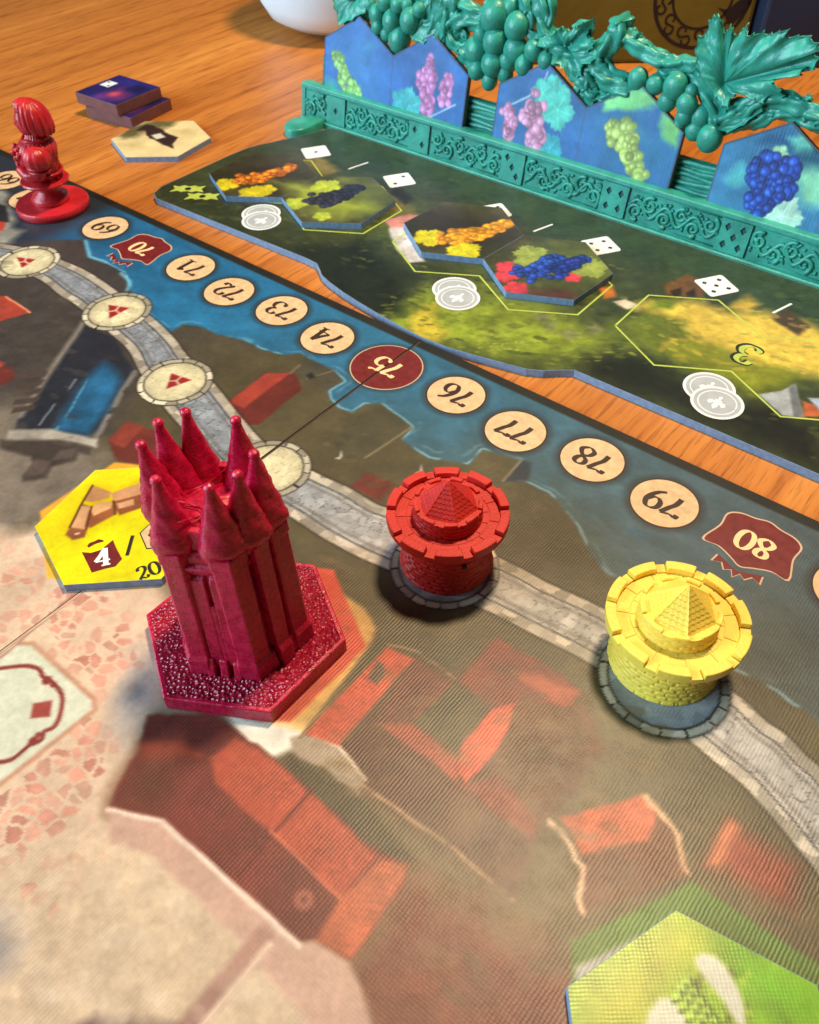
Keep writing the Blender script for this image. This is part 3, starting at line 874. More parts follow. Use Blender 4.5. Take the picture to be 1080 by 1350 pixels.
    P_(W([(652, 842), (714, 873), (765, 912), (749, 931), (699, 927), (648, 931), (606, 900)]), (144, 68, 50), rows=(.14, .09))
    P_(W([(672, 884), (714, 892), (762, 914), (742, 932), (700, 905)]), (190, 90, 64), soft=.10, rows=(.14, .09))
    P_(W([(648, 935), (684, 926), (657, 985), (613, 1034), (604, 1020), (606, 985)]), (217, 92, 64), soft=.05, rows=(.14, .09))
    P_(W([(446, 982), (493, 952), (604, 1034), (699, 1110), (676, 1184), (574, 1094), (477, 1032)]), (99, 64, 46), soft=.08, rows=(.14, .09))
    P_(W([(609, 1036), (660, 1021), (711, 1083), (703, 1110)]), (153, 72, 52), soft=.10, rows=(.14, .09))
    P_(W([(660, 1021), (687, 926), (753, 935), (788, 986), (711, 1068)]), (107, 70, 44), soft=.12, rows=(.14, .09))
    P_(W([(380, 996), (477, 1050), (545, 1133), (500, 1130), (380, 1030)]), (84, 72, 50), soft=.12)
    P_(W([(384, 974), (404, 968), (446, 984), (480, 1028), (474, 1048), (427, 1013), (388, 994)]), (160, 140, 120), soft=.05, warp=.1, ws=3)
    cv.line(W([(404, 966), (446, 983), (482, 1028)]), .04, (204, 184, 158), brk=.3)
    P_(W([(510, 853), (546, 869), (492, 930), (446, 983), (401, 967)]), (213, 88, 59), soft=.05, warp=.02, var=.1, rows=(.14, .09))
    P_(W([(490, 882), (498, 870), (507, 874), (508, 886), (497, 902), (486, 892)]), (96, 78, 66), soft=.05)
    cv.line(W([(397, 972), (492, 848)]), .035, (120, 96, 66))
    cv.line(W([(512, 850), (550, 858), (600, 895)]), .03, (150, 120, 90), brk=.3)
    cv.line(W([(477, 1034), (600, 1120), (676, 1186)]), .05, (170, 135, 105), brk=.42, alpha=.7)
    # the big ridge roof
    P_(W([(545, 1150), (600, 1180), (700, 1240), (750, 1290), (770, 1420), (500, 1420), (455, 1280)]), (136, 72, 52), soft=.5, warp=.3)
    P_(W([(194, 942), (282, 940), (358, 998), (503, 1126), (540, 1138), (533, 1164), (461, 1266), (414, 1241), (393, 1245), (214, 1083), (143, 1068), (152, 1040), (184, 985)]), (132, 56, 44), soft=.05, warp=.08, ws=2.5, var=.14, rows=(.15, .07))
    P_(W([(278, 998), (312, 972), (358, 998), (499, 1128), (448, 1183), (358, 1096), (282, 1032)]), (190, 81, 55), soft=.06, var=.1, rows=(.14, .09))
    P_(W([(503, 1132), (538, 1140), (533, 1164), (461, 1264), (414, 1241), (448, 1183)]), (195, 98, 64), soft=.06, rows=(.14, .09))
    P_(W([(186, 980), (240, 978), (262, 996), (182, 1002)]), (176, 72, 46), soft=.14)
    P_(W([(184, 985), (152, 1040), (143, 1068), (205, 1078), (240, 1030), (230, 1005)]), (112, 62, 46), soft=.3, alpha=.7)
    cv.line(W([(412, 1040), (362, 1098), (316, 1155)]), .035, (110, 48, 38))
    cv.line(W([(358, 1096), (448, 1183)]), .04, (222, 130, 95), alpha=.6)
    w0 = bp(401, 1186); cv.disc(w0[0], w0[1], .16, (186, 120, 100), soft=.1); cv.disc(w0[0], w0[1], .07, (110, 56, 48), soft=.06)
    P_(W([(143, 1068), (214, 1083), (393, 1245), (414, 1241), (461, 1268), (486, 1330), (500, 1420), (440, 1380), (342, 1276), (316, 1241), (197, 1126), (146, 1110)]), (198, 162, 146), soft=.07, warp=.05, var=.08)
    cv.line(W([(143, 1068), (214, 1083), (395, 1247)]), .05, (232, 212, 196), soft=.05)
    cv.line(W([(345, 1240), (248, 1356)]), .22, (172, 134, 120), soft=.08, warp=.02)
    cv.line(W([(355, 1246), (262, 1358)]), .06, (222, 196, 174), soft=.06, warp=.02)
    P_(W([(100, 1350), (128, 1336), (230, 1352), (330, 1420), (60, 1420)]), (122, 100, 94), soft=.12)
    # small ruins at the right
    P_(W([(768, 1125), (855, 1108), (865, 1066), (897, 1108), (906, 1153), (841, 1178), (767, 1206), (762, 1160)]), (129, 74, 50), soft=.08, var=.15, rows=(.14, .09))
    P_(W([(737, 1080), (785, 1062), (848, 1050), (866, 1066), (855, 1108), (769, 1125)]), (210, 99, 63), soft=.06, var=.14, vs_=3, rows=(.14, .09))
    cv.line(W([(726, 1085), (749, 1111), (767, 1143), (763, 1171), (768, 1203)]), .065, (212, 176, 146), soft=.05, warp=.1, ws=4)
    cv.line(W([(848, 1050), (872, 1073), (895, 1101), (897, 1122), (905, 1152)]), .055, (206, 166, 130), soft=.05, warp=.1, ws=4)
    P_(W([(960, 1083), (1052, 1143), (1045, 1199), (929, 1140)]), (155, 70, 50), soft=.25, rows=(.14, .09))
    P_(W([(962, 1080), (975, 1092), (945, 1150), (929, 1140)]), (202, 124, 90), soft=.10)
    P_(hexa(17.03, -11.63, 2.75, math.radians(32)), (98, 126, 54), soft=.06, warp=.01, var=.1)
    P_(W([(757, 1275), (845, 1233), (850, 1240), (760, 1300)]), (160, 152, 140), soft=.06, warp=0)
    land = W([(392, 680), (520, 740), (640, 800), (790, 880), (1000, 1060), (1080, 1160), (1080, 1250), (920, 1160), (760, 1230), (700, 1350), (520, 1340), (560, 1180), (480, 1100), (400, 980), (470, 880), (440, 770)])
    cv.dabs(land, 260, [(120, 98, 62), (96, 80, 50), (138, 108, 72), (84, 74, 46)], 5, (.12, .45), .6, .35)
    cv.dabs(W([(420, 530), (560, 610), (700, 640), (780, 740), (700, 750), (560, 680), (430, 620)]), 120, [(104, 94, 66), (78, 72, 50), (120, 106, 74)], 6, (.1, .35), .5, .35)
    cv.dabs(W([(0, 330), (150, 440), (180, 500), (60, 610), (0, 600)]), 120, [(96, 86, 80), (64, 58, 56), (110, 98, 88)], 7, (.12, .45), .4, .35)
    cv.dabs(W([(120, 330), (420, 440), (640, 590), (900, 760), (1080, 900), (1080, 820), (800, 620), (480, 430), (180, 320)]), 240, [(60, 130, 170), (40, 100, 140), (110, 150, 160)], 8, (.12, .5), -.1, .22, .25)
    cv.dabs(W([(0, 1130), (190, 1130), (330, 1270), (390, 1350), (0, 1350)]), 200, [(214, 192, 168), (188, 164, 142), (222, 202, 180)], 9, (.15, .4), .5, .35, .8)
    # dark border along the edge of the board
    bd = np.clip((Y - EDGE + .42) / .08, 0, 1)
    cv.put(slice(None), bd, (42, 40, 34), .2)
    # brown glow round the score circles
    for k, (sx, sy) in SPOT.items():
        i = np.nonzero((abs(X - sx) < 2) & (abs(Y - sy) < 2))[0]
        r = np.hypot(X[i] - sx, Y[i] - sy)
        if k in (70, 80): continue
        cv.put(i, np.clip(1 - abs(r - 1.02 - (.23 if k == 75 else 0)) / .22, 0, 1) * .55, (50, 44, 44))
    cv.mottle(.05, 6, 12)
    return cv.linear()

SPOT = {}
for k, q in {71: (251.6, 352.8), 72: (302.2, 384.3), 73: (371.5, 409.3), 74: (431.8, 445.5), 76: (601.5, 520.4), 77: (679.6, 568.2), 78: (781, 605.8), 79: (876, 663)}.items():
    SPOT[k] = tuple(bp(*q))
SPOT.update({66: (-23.05, .05), 67: (-20.5, -.35), 68: (-18.65, -.15), 69: (-15.65, .05), 70: (-13.0, -.15), 75: (0.0, -.12), 80: (12.95, -.10), 81: (15.55, -.10)})

gb = empty('game_board', (0, 0, TZ), 'large folding game board printed with a walled town, sea and score track', 'game board')
def board_panel(x0, x1):
    p = MB().box(x0, x1, -24, EDGE, 0.0, -TZ - .004).build('board_panel', M_core, gb)
    sh = grid_sheet('printed_sheet', x0 + .01, x1 - .01, -23.99, EDGE - .01, 0.05, -TZ, paint_board, M_print, p)
    return p
board_panel(-30, CREASE - .045)
board_panel(CREASE + .045, 22)
ZB = -TZ
def score(k):
    x, y = SPOT[k]
    if k in (70, 80):
        # shield with a little crown
        s_ = [(-1.02, .62), (-.75, .86), (-.35, .92), (0, 1.02), (.35, .92), (.75, .86), (1.02, .62), (1.0, .1), (1.16, -.62), (.72, -.62), (.30, -.80), (0, -.95), (-.30, -.80), (-.72, -.62), (-1.16, -.62), (-1.0, .1)]
        s_ = smoothpath(s_, 4, True)
        outl = flat([(x + a * 1.05, y + b * 1.05) for a, b in s_], ZB + .003).build('printed_shield', M_sandline, gb)
        flat([(x + a, y + b) for a, b in s_], ZB + .006).build('shield_field', M_maroon, outl)
        cr = [(-.62, -.86), (-.66, -1.16), (-.42, -1.06), (-.28, -1.26), (-.12, -1.14), (0, -1.36), (.12, -1.14), (.28, -1.26), (.42, -1.06), (.66, -1.16), (.62, -.86), (.3, -1.0), (0, -1.12), (-.3, -1.0)]
        flat([(x + a * 1.05, y - .06 + b * 1.06 + .04) for a, b in cr], ZB + .003).build('printed_crown', M_sandline, gb)
        flat([(x + a * .97, y - .06 + b) for a, b in cr], ZB + .006).build('printed_crown', M_maroon, gb)
        glyphs(str(k), x, y, .74, math.pi, ZB + .009, thick=.21).build('numeral', M_sand, outl)
    elif k == 75:
        o = None
        for sg in (-1, 1):                           # the fold cuts the circle in two
            def half(r):
                xe = CREASE + .048 * sg
                return [(xe + sg * max(0, sg * (a - xe)), b) for a, b in circle(x, y, r, 96) if sg * (a - xe) > -.06]
            h = flat(half(1.25), ZB + .003).build('score_circle', M_sandline, gb)
            flat(half(1.21), ZB + .006).build('circle_field', M_maroon, h)
            o = h
        glyphs('75', x, y, .80, math.pi, ZB + .009, thick=.2).build('numeral', M_sand, o)
    else:
        o = flat(circle(x, y, 1.0, 64), ZB + .003).build('score_circle', M_ink, gb)
        flat(circle(x, y, .945, 64), ZB + .006).build('circle_field', M_parch, o)
        glyphs(str(k), x, y, .82, math.pi, ZB + .009).build('numeral', M_ink, o)
M_sandline = plain('sand_outline', (206, 170, 140), rough=.5, var=.05)
for k in SPOT: score(k)
# fold line between the two panels, dark brown, paler on the near part
MB().box(CREASE - .047, CREASE + .047, -9.4, EDGE - .02, .004, ZB - .03).build('fold_strip', plain('dark_fold', (70, 54, 44), rough=.8, var=.2), gb)
MB().box(CREASE - .047, CREASE + .047, -24, -9.401, .004, ZB - .012).build('fold_strip', plain('pale_fold', (196, 160, 138), rough=.8, var=.12), gb)

# ------------------------------------------------------------------ the player board
M_bluecard = plain('blue_card_edge', (122, 144, 172), rough=.75, var=.12, sc=6)
M_pprint = printed('player_board_print', rough=.36, linen=.0015)
M_lime = plain('lime_line', (182, 198, 84), rough=.5, var=.08)
M_coin = plain('coin_grey', (172, 176, 180), rough=.5, var=.05)
M_coinw = plain('coin_white', (228, 230, 232), rough=.5, var=.03)
M_black = plain('black_ink', (28, 26, 26), rough=.5, var=.1)
PB_OUT = [(-16.05, 3.10), (-16.55, 3.35), (-16.80, 4.0), (-16.80, 8.2), (-16.70, 9.4), (-16.2, 10.6), (-15.6, 12.0), (-15.2, 13.2), (-15.0, 13.55), (20, 13.55), (20, 3.7),
          (5.1, 3.62), (4.75, 3.36), (4.3, 2.95), (3.8, 2.68), (2.9, 2.46), (2.0, 2.26), (1.0, 2.05), (0.0, 1.97), (-1.0, 2.02), (-2.3, 2.15), (-3.4, 2.30), (-4.3, 2.45), (-5.2, 2.66), (-5.8, 2.86), (-6.15, 3.12), (-6.55, 3.38), (-7.2, 3.42)]
PB_OUT = [(x, max(y, 1.97)) for x, y in PB_OUT]
def paint_player(X, Y):
    cv = Canvas(X, Y, (66, 72, 46))
    c = cv.c; P_ = cv.poly
    cv.mottle(.25, .5, 4); cv.mottle(.18, 2, 5)
    g = fbm(X * .5, Y * .7, 15)
    # meadow between the slots, dark woods along both edges
    mid = np.clip(1 - abs(Y - 7.2 + .8 * np.sin(X * .35)) / 3.6, 0, 1) * np.clip((g - .25) * 3, 0, 1)
    right = np.clip((X + 16) / 16, 0.15, 1)
    cv.put(slice(None), mid * right * .85, (112, 122, 44), .3, 1.2)
    cv.put(slice(None), np.clip((Y - 10.4) / 1.6, 0, 1) * .8, (60, 78, 56), .2)
    P_(W([(480, 440), (520, 395), (560, 380), (640, 385), (760, 420), (820, 455), (740, 480), (640, 470), (560, 450)]), (136, 148, 52), soft=.8, warp=.5, var=.3)
    P_(W([(535, 445), (545, 410), (580, 395), (570, 415), (590, 440), (575, 452)]), (196, 176, 66), soft=.25, warp=.15)
    P_(W([(380, 330), (480, 320), (540, 370), (530, 410), (470, 420), (420, 380)]), (38, 44, 30), soft=.5, warp=.4)
    P_(W([(780, 470), (850, 470), (940, 520), (1080, 560), (1080, 620), (900, 540), (770, 490)]), (34, 36, 28), soft=.5, warp=.4)
    for (x0, y0, s_) in ((700, 415, 1), (735, 440, 1.2), (770, 432, .9), (715, 428, .8)):
        P_(W([(x0, y0), (x0 + 16 * s_, y0 - 6), (x0 + 28 * s_, y0 + 4), (x0 + 12 * s_, y0 + 10)]), (132, 128, 104), soft=.12, alpha=.6)
    rnd = random.Random(3)
    for k in range(60):
        q = bp(rnd.uniform(630, 690), rnd.uniform(440, 462)); cv.disc(q[0], q[1], .025, (196, 196, 120), alpha=.8)
    dk = [(48, 56, 34), (60, 70, 36), (40, 46, 30)]; lt = [(150, 160, 62), (120, 134, 50), (170, 168, 72), (98, 116, 46)]
    cv.dabs([(-16, 3.4), (-6, 3.5), (0, 2.2), (5, 3.7), (14, 3.9), (14, 13), (-15, 13)], 520, dk + [(84, 92, 50), (96, 102, 56)], 3, (.1, .4), .3, .5)
    cv.dabs(W([(480, 430), (520, 390), (640, 385), (800, 430), (840, 470), (740, 482), (600, 462)]), 320, lt, 4, (.07, .26), .5, .55)
    cv.dabs([(-16, 4), (-6, 4), (4, 5), (13, 5), (13, 10.5), (-12, 10.5)], 260, lt, 6, (.06, .22), .5, .4)
    # sandy road through slot three
    P_(W([(835, 405), (860, 396), (930, 398), (960, 412), (1010, 412), (1060, 425), (1100, 440), (1140, 520), (1090, 500), (1040, 488), (990, 485), (960, 470), (930, 462), (910, 440), (900, 425), (860, 412)]), (216, 190, 84), soft=.35, warp=.25, var=.16)
    P_(W([(860, 395), (890, 392), (885, 408), (855, 408)]), (116, 132, 44), soft=.2, warp=.2)
    P_(W([(822, 425), (850, 412), (900, 425), (905, 440), (870, 470), (840, 455)]), (108, 118, 46), soft=.25, warp=.3)
    P_(W([(870, 455), (910, 446), (980, 470), (1060, 496), (1000, 520), (920, 490)]), (134, 138, 44), soft=.3, warp=.3)
    cv.line(smoothpath(W([(870, 462), (885, 450), (910, 447), (930, 455)]), 5), .06, (190, 160, 70), soft=.08, alpha=.7)
    P_(W([(960, 405), (985, 388), (1000, 400), (985, 412)]), (206, 176, 74), soft=.2, warp=.2)
    P_(W([(872, 376), (905, 362), (930, 372), (925, 392), (880, 388)]), (116, 82, 48), soft=.10)
    P_(W([(884, 384), (898, 378), (900, 390), (888, 392)]), (60, 40, 28), soft=.06)
    P_(W([(904, 386), (916, 380), (918, 391), (906, 392)]), (60, 40, 28), soft=.06)
    P_(W([(1015, 418), (1040, 408), (1068, 430), (1052, 442)]), (84, 66, 44), soft=.10)
    cv.dabs(W([(820, 420), (900, 395), (1080, 420), (1080, 500), (900, 480)]), 240, [(226, 200, 96), (190, 160, 64), (140, 142, 52), (206, 184, 84)], 12, (.08, .3), .2, .45)
    # tents
    P_(W([(1000, 520), (1030, 515), (1048, 506), (1060, 550), (1032, 548)]), (172, 176, 178), soft=.04, warp=.03)
    P_(W([(1040, 512), (1048, 506), (1060, 550), (1046, 549)]), (120, 122, 126), soft=.04, warp=.02)
    P_(W([(1058, 530), (1075, 534), (1085, 548), (1060, 549)]), (196, 110, 70), soft=.06)
    P_(W([(1066, 524), (1110, 524), (1110, 545), (1080, 540)]), (176, 186, 206), soft=.05)
    P_(W([(505, 290), (540, 282), (572, 286), (545, 300), (520, 304)]), (206, 140, 132), soft=.06)
    P_(W([(512, 300), (535, 300), (552, 330), (560, 344), (540, 346), (520, 325)]), (206, 200, 196), soft=.08)
    P_(W([(808, 398), (826, 394), (842, 404), (826, 408)]), (206, 190, 170), soft=.05)
    P_(W([(790, 380), (808, 376), (812, 392), (796, 394)]), (196, 120, 50), soft=.08)
    P_(W([(395, 212), (420, 205), (448, 225), (428, 232)]), (136, 120, 66), soft=.2)
    P_(W([(488, 240), (530, 262), (545, 280), (520, 285), (495, 262)]), (122, 112, 48), soft=.3)
    P_(W([(520, 240), (545, 262), (536, 270), (515, 255)]), (56, 46, 30), soft=.12)
    cv.mottle(.12, 5, 17)
    return cv.linear()
pb = empty('player_board', (0, 0, TZ), 'dark green player board with wavy lower edge, dice icons and coin icons', 'player board')
_m = MB().prism(PB_OUT, 0.002, -TZ - .004)
pslab = _m.build('card_slab', M_bluecard, pb)
_inn = inset(PB_OUT[::-1] if sum(PB_OUT[i][0] * PB_OUT[(i + 1) % len(PB_OUT)][1] - PB_OUT[(i + 1) % len(PB_OUT)][0] * PB_OUT[i][1] for i in range(len(PB_OUT))) < 0 else PB_OUT, .02)
# printed sheet: fine strips that follow the outline exactly
def strip_sheet(name, outline, step, z, paint, mat, parent):
    xs = np.arange(min(p[0] for p in outline) + .001, 16.0, step)
    def cross(x):
        ys = []
        n = len(outline)
        for i in range(n):
            (x0, y0), (x1, y1) = outline[i], outline[(i + 1) % n]
            if (x0 <= x) != (x1 <= x): ys.append(y0 + (y1 - y0) * (x - x0) / (x1 - x0))
        return min(ys), max(ys)
    rows = int(11 / step)
    lo_hi = np.array([cross(x) for x in xs])
    t = np.linspace(0, 1, rows)
    Xg = np.repeat(xs, rows); Yg = (lo_hi[:, :1] + (lo_hi[:, 1:] - lo_hi[:, :1]) * t[None, :]).ravel()
    idx = np.arange(len(xs) * rows).reshape(len(xs), rows)
    q = np.stack([idx[:-1, :-1], idx[1:, :-1], idx[1:, 1:], idx[:-1, 1:]], -1).reshape(-1, 4)
    me = bpy.data.meshes.new(name)
    me.vertices.add(len(Xg)); me.loops.add(q.size); me.polygons.add(len(q))
    me.vertices.foreach_set('co', np.stack([Xg * S, Yg * S, np.full_like(Xg, z * S)], 1).astype(np.float32).ravel())
    me.loops.foreach_set('vertex_index', q.ravel().astype(np.int32))
    me.polygons.foreach_set('loop_start', np.arange(0, q.size, 4, dtype=np.int32))
    me.update(calc_edges=True)
    colour_layer(me, paint(Xg, Yg))
    me.materials.append(mat)
    o = bpy.data.objects.new(name, me); C.objects.link(o); o.parent = parent
    return o
strip_sheet('printed_sheet', _inn, .055, -TZ, paint_player, M_pprint, pslab)
# slot outlines
def ribbon(pts, w, z, closed=False):
    mb = MB(); n = len(pts)
    for i in range(n if closed else n - 1):
        a = np.array(pts[i]); b = np.array(pts[(i + 1) % n]); d = b - a; d = d / np.linalg.norm(d); nn = np.array([-d[1], d[0]]) * w
        a = a - d * w * .6; b = b + d * w * .6
        zz = z + .0006 * (i % 3)
        mb.add([(*(a - nn), zz), (*(b - nn), zz), (*(b + nn), zz), (*(a + nn), zz)], [(0, 1, 2, 3)])
    return mb
e_ = 2.5; w_ = e_ * math.sqrt(3) / 2
def double_hex(cx, cy, R=2.5):
    """outline of two hexagons joined along an edge that runs in y; the lower one is right"""
    w = R * math.sqrt(3) / 2
    return [(cx - w, cy - R / 2), (cx, cy - R), (cx + w, cy - R / 2), (cx + 2 * w, cy - R), (cx + 3 * w, cy - R / 2), (cx + 3 * w, cy + R / 2), (cx + 2 * w, cy + R), (cx + w, cy + R / 2), (cx, cy + R), (cx - w, cy + R / 2)]
for sx, sy in ((-13.2, 7.56), (-3.08, 7.80), (7.06, 8.02)):
    ribbon(double_hex(sx, sy, 2.52), .034, ZB + .004, True).build('slot_outline', M_lime, pb)
# dice icons
def dice_icon(px, py, pips, hide=False):
    c0 = bp(px, py); a = math.radians(-33)
    ca, sa = math.cos(a), math.sin(a)
    def T(u, v): return (c0[0] + u * ca - v * sa, c0[1] + u * sa + v * ca)
    r = .62
    sq = []
    for qx, qy, a0 in ((1, 1, 0), (-1, 1, 90), (-1, -1, 180), (1, -1, 270)):
        for t in (0, 30, 60, 90):
            b = math.radians(a0 + t); sq.append(T(qx * (r - .12) + .12 * math.cos(b), qy * (r - .12) + .12 * math.sin(b)))
    o = flat(sq, ZB + .004).build('dice_icon', M_coinw, pb)
    P_ = {1: [(0, 0)], 2: [(-.28, .28), (.28, -.28)], 3: [(-.32, .32), (0, 0), (.32, -.32)], 4: [(-.28, .28), (.28, -.28), (.28, .28), (-.28, -.28)], 5: [(-.32, .32), (.32, -.32), (.32, .32), (-.32, -.32), (0, 0)]}[pips]
    mb = MB()
    for u, v in P_:
        mb.v += []
        q = [T(u + .11, v), T(u, v + .11), T(u - .11, v), T(u, v - .11)]
        mb.add([(x, y, ZB + .007) for x, y in q], [(0, 1, 2, 3)])
    mb.build('pips', M_black, o)
for q in ((416.5, 200.5, 1), (526.5, 237.5, 2), (651, 279, 3), (792, 324, 4), (944.6, 376.7, 5)): dice_icon(*q)
for a, b in (((460, 222.7), (485, 214.3)), ((704, 305), (728, 296)), ((1019.5, 412.4), (1043, 400.7))):
    ribbon([tuple(bp(*a)), tuple(bp(*b))], .045, ZB + .004).build('printed_dash', M_coinw, pb)
# pairs of coins with a lily
LILY = [(0, .62), (.16, .34), (.12, .06), (.34, .30), (.50, .16), (.42, -.06), (.16, -.10), (.20, -.24), (.06, -.22), (.10, -.5), (0, -.6), (-.10, -.5), (-.06, -.22), (-.20, -.24), (-.16, -.10), (-.42, -.06), (-.50, .16), (-.34, .30), (-.12, .06), (-.16, .34)]
def coins(pa, pb_):
    root = None
    for n, p in enumerate((pa, pb_)):
        x, y = bp(*p); z = ZB + .004 + .008 * n
        o = flat(circle(x, y, .84, 40), z).build('coin_icon', M_coinw, pb)
        flat(circle(x, y, .74, 40), z + .002).build('coin_field', M_coin, o)
        rg = circle(x, y, .60, 40)
        ribbon(rg, .022, z + .0035, True).build('coin_ring', M_coinw, o)
        flat([(x - u * .62, y - v * .62) for u, v in LILY], z + .004).build('lily', M_coinw, o)
coins((344.3, 281.5), (344.8, 291)); coins((599, 381), (603.5, 393)); coins((935, 511.5), (945.5, 531))
x, y = bp(984, 467)
glyphs('3', x, y, 1.15, math.pi, ZB + .004, thick=.30, thin=.16).build('numeral', M_black, pb)
glyphs('3', x + .04, y - .02, 1.10, math.pi, ZB + .012, thick=.19, thin=.05).build('numeral', M_lime, pb)
for q in ((248, 249), (267, 259)):                     # little lime emblems in the corner
    x, y = bp(*q)
    bow = [(-.75, .30), (-.45, .20), (-.25, .34), (0, .24), (.25, .34), (.45, .22), (.75, .34), (.62, 0), (.78, -.30), (.42, -.2), (.25, -.32), (0, -.22), (-.25, -.32), (-.42, -.2), (-.78, -.34), (-.60, 0)]
    a = math.radians(35)
    o = flat([(x + u * math.cos(a) - v * math.sin(a), y + u * math.sin(a) + v * math.cos(a)) for u, v in bow], ZB + .004).build('bow_emblem', M_lime, pb)
    flat(circle(x, y, .15, 16), ZB + .007).build('emblem_eye', M_black, o)

# ------------------------------------------------------------------ loose tiles
M_tile = printed('tile_print', rough=.34, linen=.0004, period=.075, cross=1.0)
def hex_ring(cx, cy, R, rot=0.0): return hexa(cx, cy, R, rot)
def tile_double(name, loc, rot, label, paint, thick=.26, group=None):
    """two joined hexagons lying flat; local origin at the centre of the first"""
    r = empty(name, loc, label, 'tile', group, rot)
    out = double_hex(0, 0, 2.5)
    MB().prism(out, 0, thick - .004).build('card_core', M_bluecard, r)
    fan_sheet('printed_face', [((0, 0), hexa(0, 0, 2.49)), ((2 * w_, 0), hexa(2 * w_, 0, 2.49))], 56, thick, paint, M_tile, r)
    return r
def local(px, py, z, loc, rot):
    x, y = bp(px, py, z); x -= loc[0]; y -= loc[1]
    return (x * math.cos(-rot) - y * math.sin(-rot), x * math.sin(-rot) + y * math.cos(-rot))
TL1 = (-13.52, 7.27, 0.0); TR1 = math.radians(4.5)
TL2 = (-3.32, 8.73, 0.0); TR2 = math.radians(-4.9)
def art_tile(loc, rot, blue):
    def paint(X, Y):
        cv = Canvas(X, Y, (84, 84, 48))
        Lp = lambda q: [local(a, b, .26, loc, rot) for a, b in q]
        cv.mottle(.5, .6, 3 + blue); cv.mottle(.25, 2.5, 5)
        cv.poly(hexa(0, 0, 2.4), (62, 52, 38), soft=1.0, warp=.4, alpha=.8)
        cv.poly(circle(2 * w_ + .6, .9, 1.3, 16), (112, 120, 50), soft=.9, warp=.5, alpha=.8)
        if not blue:
            cv.poly(Lp([(360, 240), (420, 245), (500, 275), (450, 290), (400, 270)]), (150, 160, 60), soft=.5, warp=.4)
            for q in ((298, 243, .62), (335, 255, .75), (350, 250, .5)):
                a = local(q[0], q[1], .26, loc, rot); cv.leaf(a[0], a[1], q[2], q[0], (206, 190, 40), int(q[0]))
            for q in ((430, 246, .7), (390, 268, .55), (425, 285, .4)):
                a = local(q[0], q[1], .26, loc, rot); cv.leaf(a[0], a[1], q[2], q[0], (178, 190, 70), int(q[0]))
            cv.grapes(Lp([(318, 234), (345, 235), (365, 228), (386, 219)]), .19, .55, (238, 140, 40), 110, 3)
            cv.grapes(Lp([(415, 265), (435, 262), (455, 255), (470, 247)]), .18, .7, (62, 58, 78), 120, 4)
        else:
            for q in ((566, 313, .7), (612, 330, .7), (602, 338, .5)):
                a = local(q[0], q[1], .26, loc, rot); cv.leaf(a[0], a[1], q[2], q[0], (206, 196, 44), int(q[0]))
            for q in ((700, 335, .7), (775, 352, .8), (690, 345, .4)):
                a = local(q[0], q[1], .26, loc, rot); cv.leaf(a[0], a[1], q[2], q[0], (150, 160, 80), int(q[0]))
            for q in ((668, 352, .45), (664, 365, .4), (680, 380, .5), (678, 362, .35), (755, 366, .35)):
                a = local(q[0], q[1], .26, loc, rot); cv.leaf(a[0], a[1], q[2], q[0], (206, 74, 84), int(q[0]))
            cv.poly(Lp([(690, 385), (750, 385), (760, 395), (700, 392)]), (110, 40, 60), soft=.4, alpha=.7)
            cv.grapes(Lp([(590, 312), (615, 311), (640, 305), (667, 294)]), .20, .6, (244, 172, 44), 110, 7)
            cv.grapes(Lp([(690, 362), (710, 355), (735, 340)]), .18, .62, (58, 88, 190), 90, 8)
            cv.grapes(Lp([(730, 360), (750, 350), (770, 341)]), .17, .45, (50, 66, 160), 60, 9)
        return cv.linear()
    return paint
tile_double('grape_tile', TL1, TR1, 'dark double hexagon tile with orange and black grapes lying on player board', art_tile(TL1, TR1, 0))
tile_double('grape_tile', TL2, TR2, 'double hexagon tile with golden and blue grapes and red leaves on player board', art_tile(TL2, TR2, 1))

def tile_single(name, loc, rot, label, paint, R=2.5, thick=.26, core=None, bev=.03):
    r = empty(name, loc, label, 'tile', None, rot)
    MB().prism(hexa(0, 0, R), 0, thick - .004, bev=0).build('card_core', core or M_bluecard, r)
    fan_sheet('printed_face', [((0, 0), hexa(0, 0, R - .012))], 64, thick, paint, M_tile, r)
    return r
# cream tile with a bird-like figure on the table
LC = (-21.05, 7.45, TZ); RC = math.radians(9)
def paint_cream(X, Y):
    cv = Canvas(X, Y, (228, 206, 156)); cv.mottle(.07, 1.2)
    Lp = lambda q: [local(a, b, 0, LC, RC) for a, b in q]
    cv.poly(Lp([(155, 178), (175, 165), (210, 156), (236, 158), (225, 166), (195, 172), (175, 182), (160, 182)]), (110, 102, 66), soft=.3, warp=.35)
    cv.poly(Lp([(178, 172), (192, 163), (210, 168), (222, 176), (234, 181), (228, 190), (229, 195), (215, 190), (204, 184), (196, 182), (192, 172)]), (64, 44, 40), soft=.06, warp=.1, ws=3)
    cv.poly(Lp([(198, 178), (212, 175), (218, 180), (206, 183)]), (214, 204, 190), soft=.06, warp=.05)
    cv.poly(Lp([(160, 190), (180, 187), (190, 193), (170, 196)]), (200, 176, 120), soft=.3, alpha=.7)
    cv.poly(Lp([(230, 172), (250, 170), (258, 178), (240, 180)]), (206, 182, 126), soft=.3, alpha=.7)
    return cv.linear()
tile_single('hexagon_tile', LC, RC, 'cream hexagon tile with a dark painted figure lying on bare wood', paint_cream)
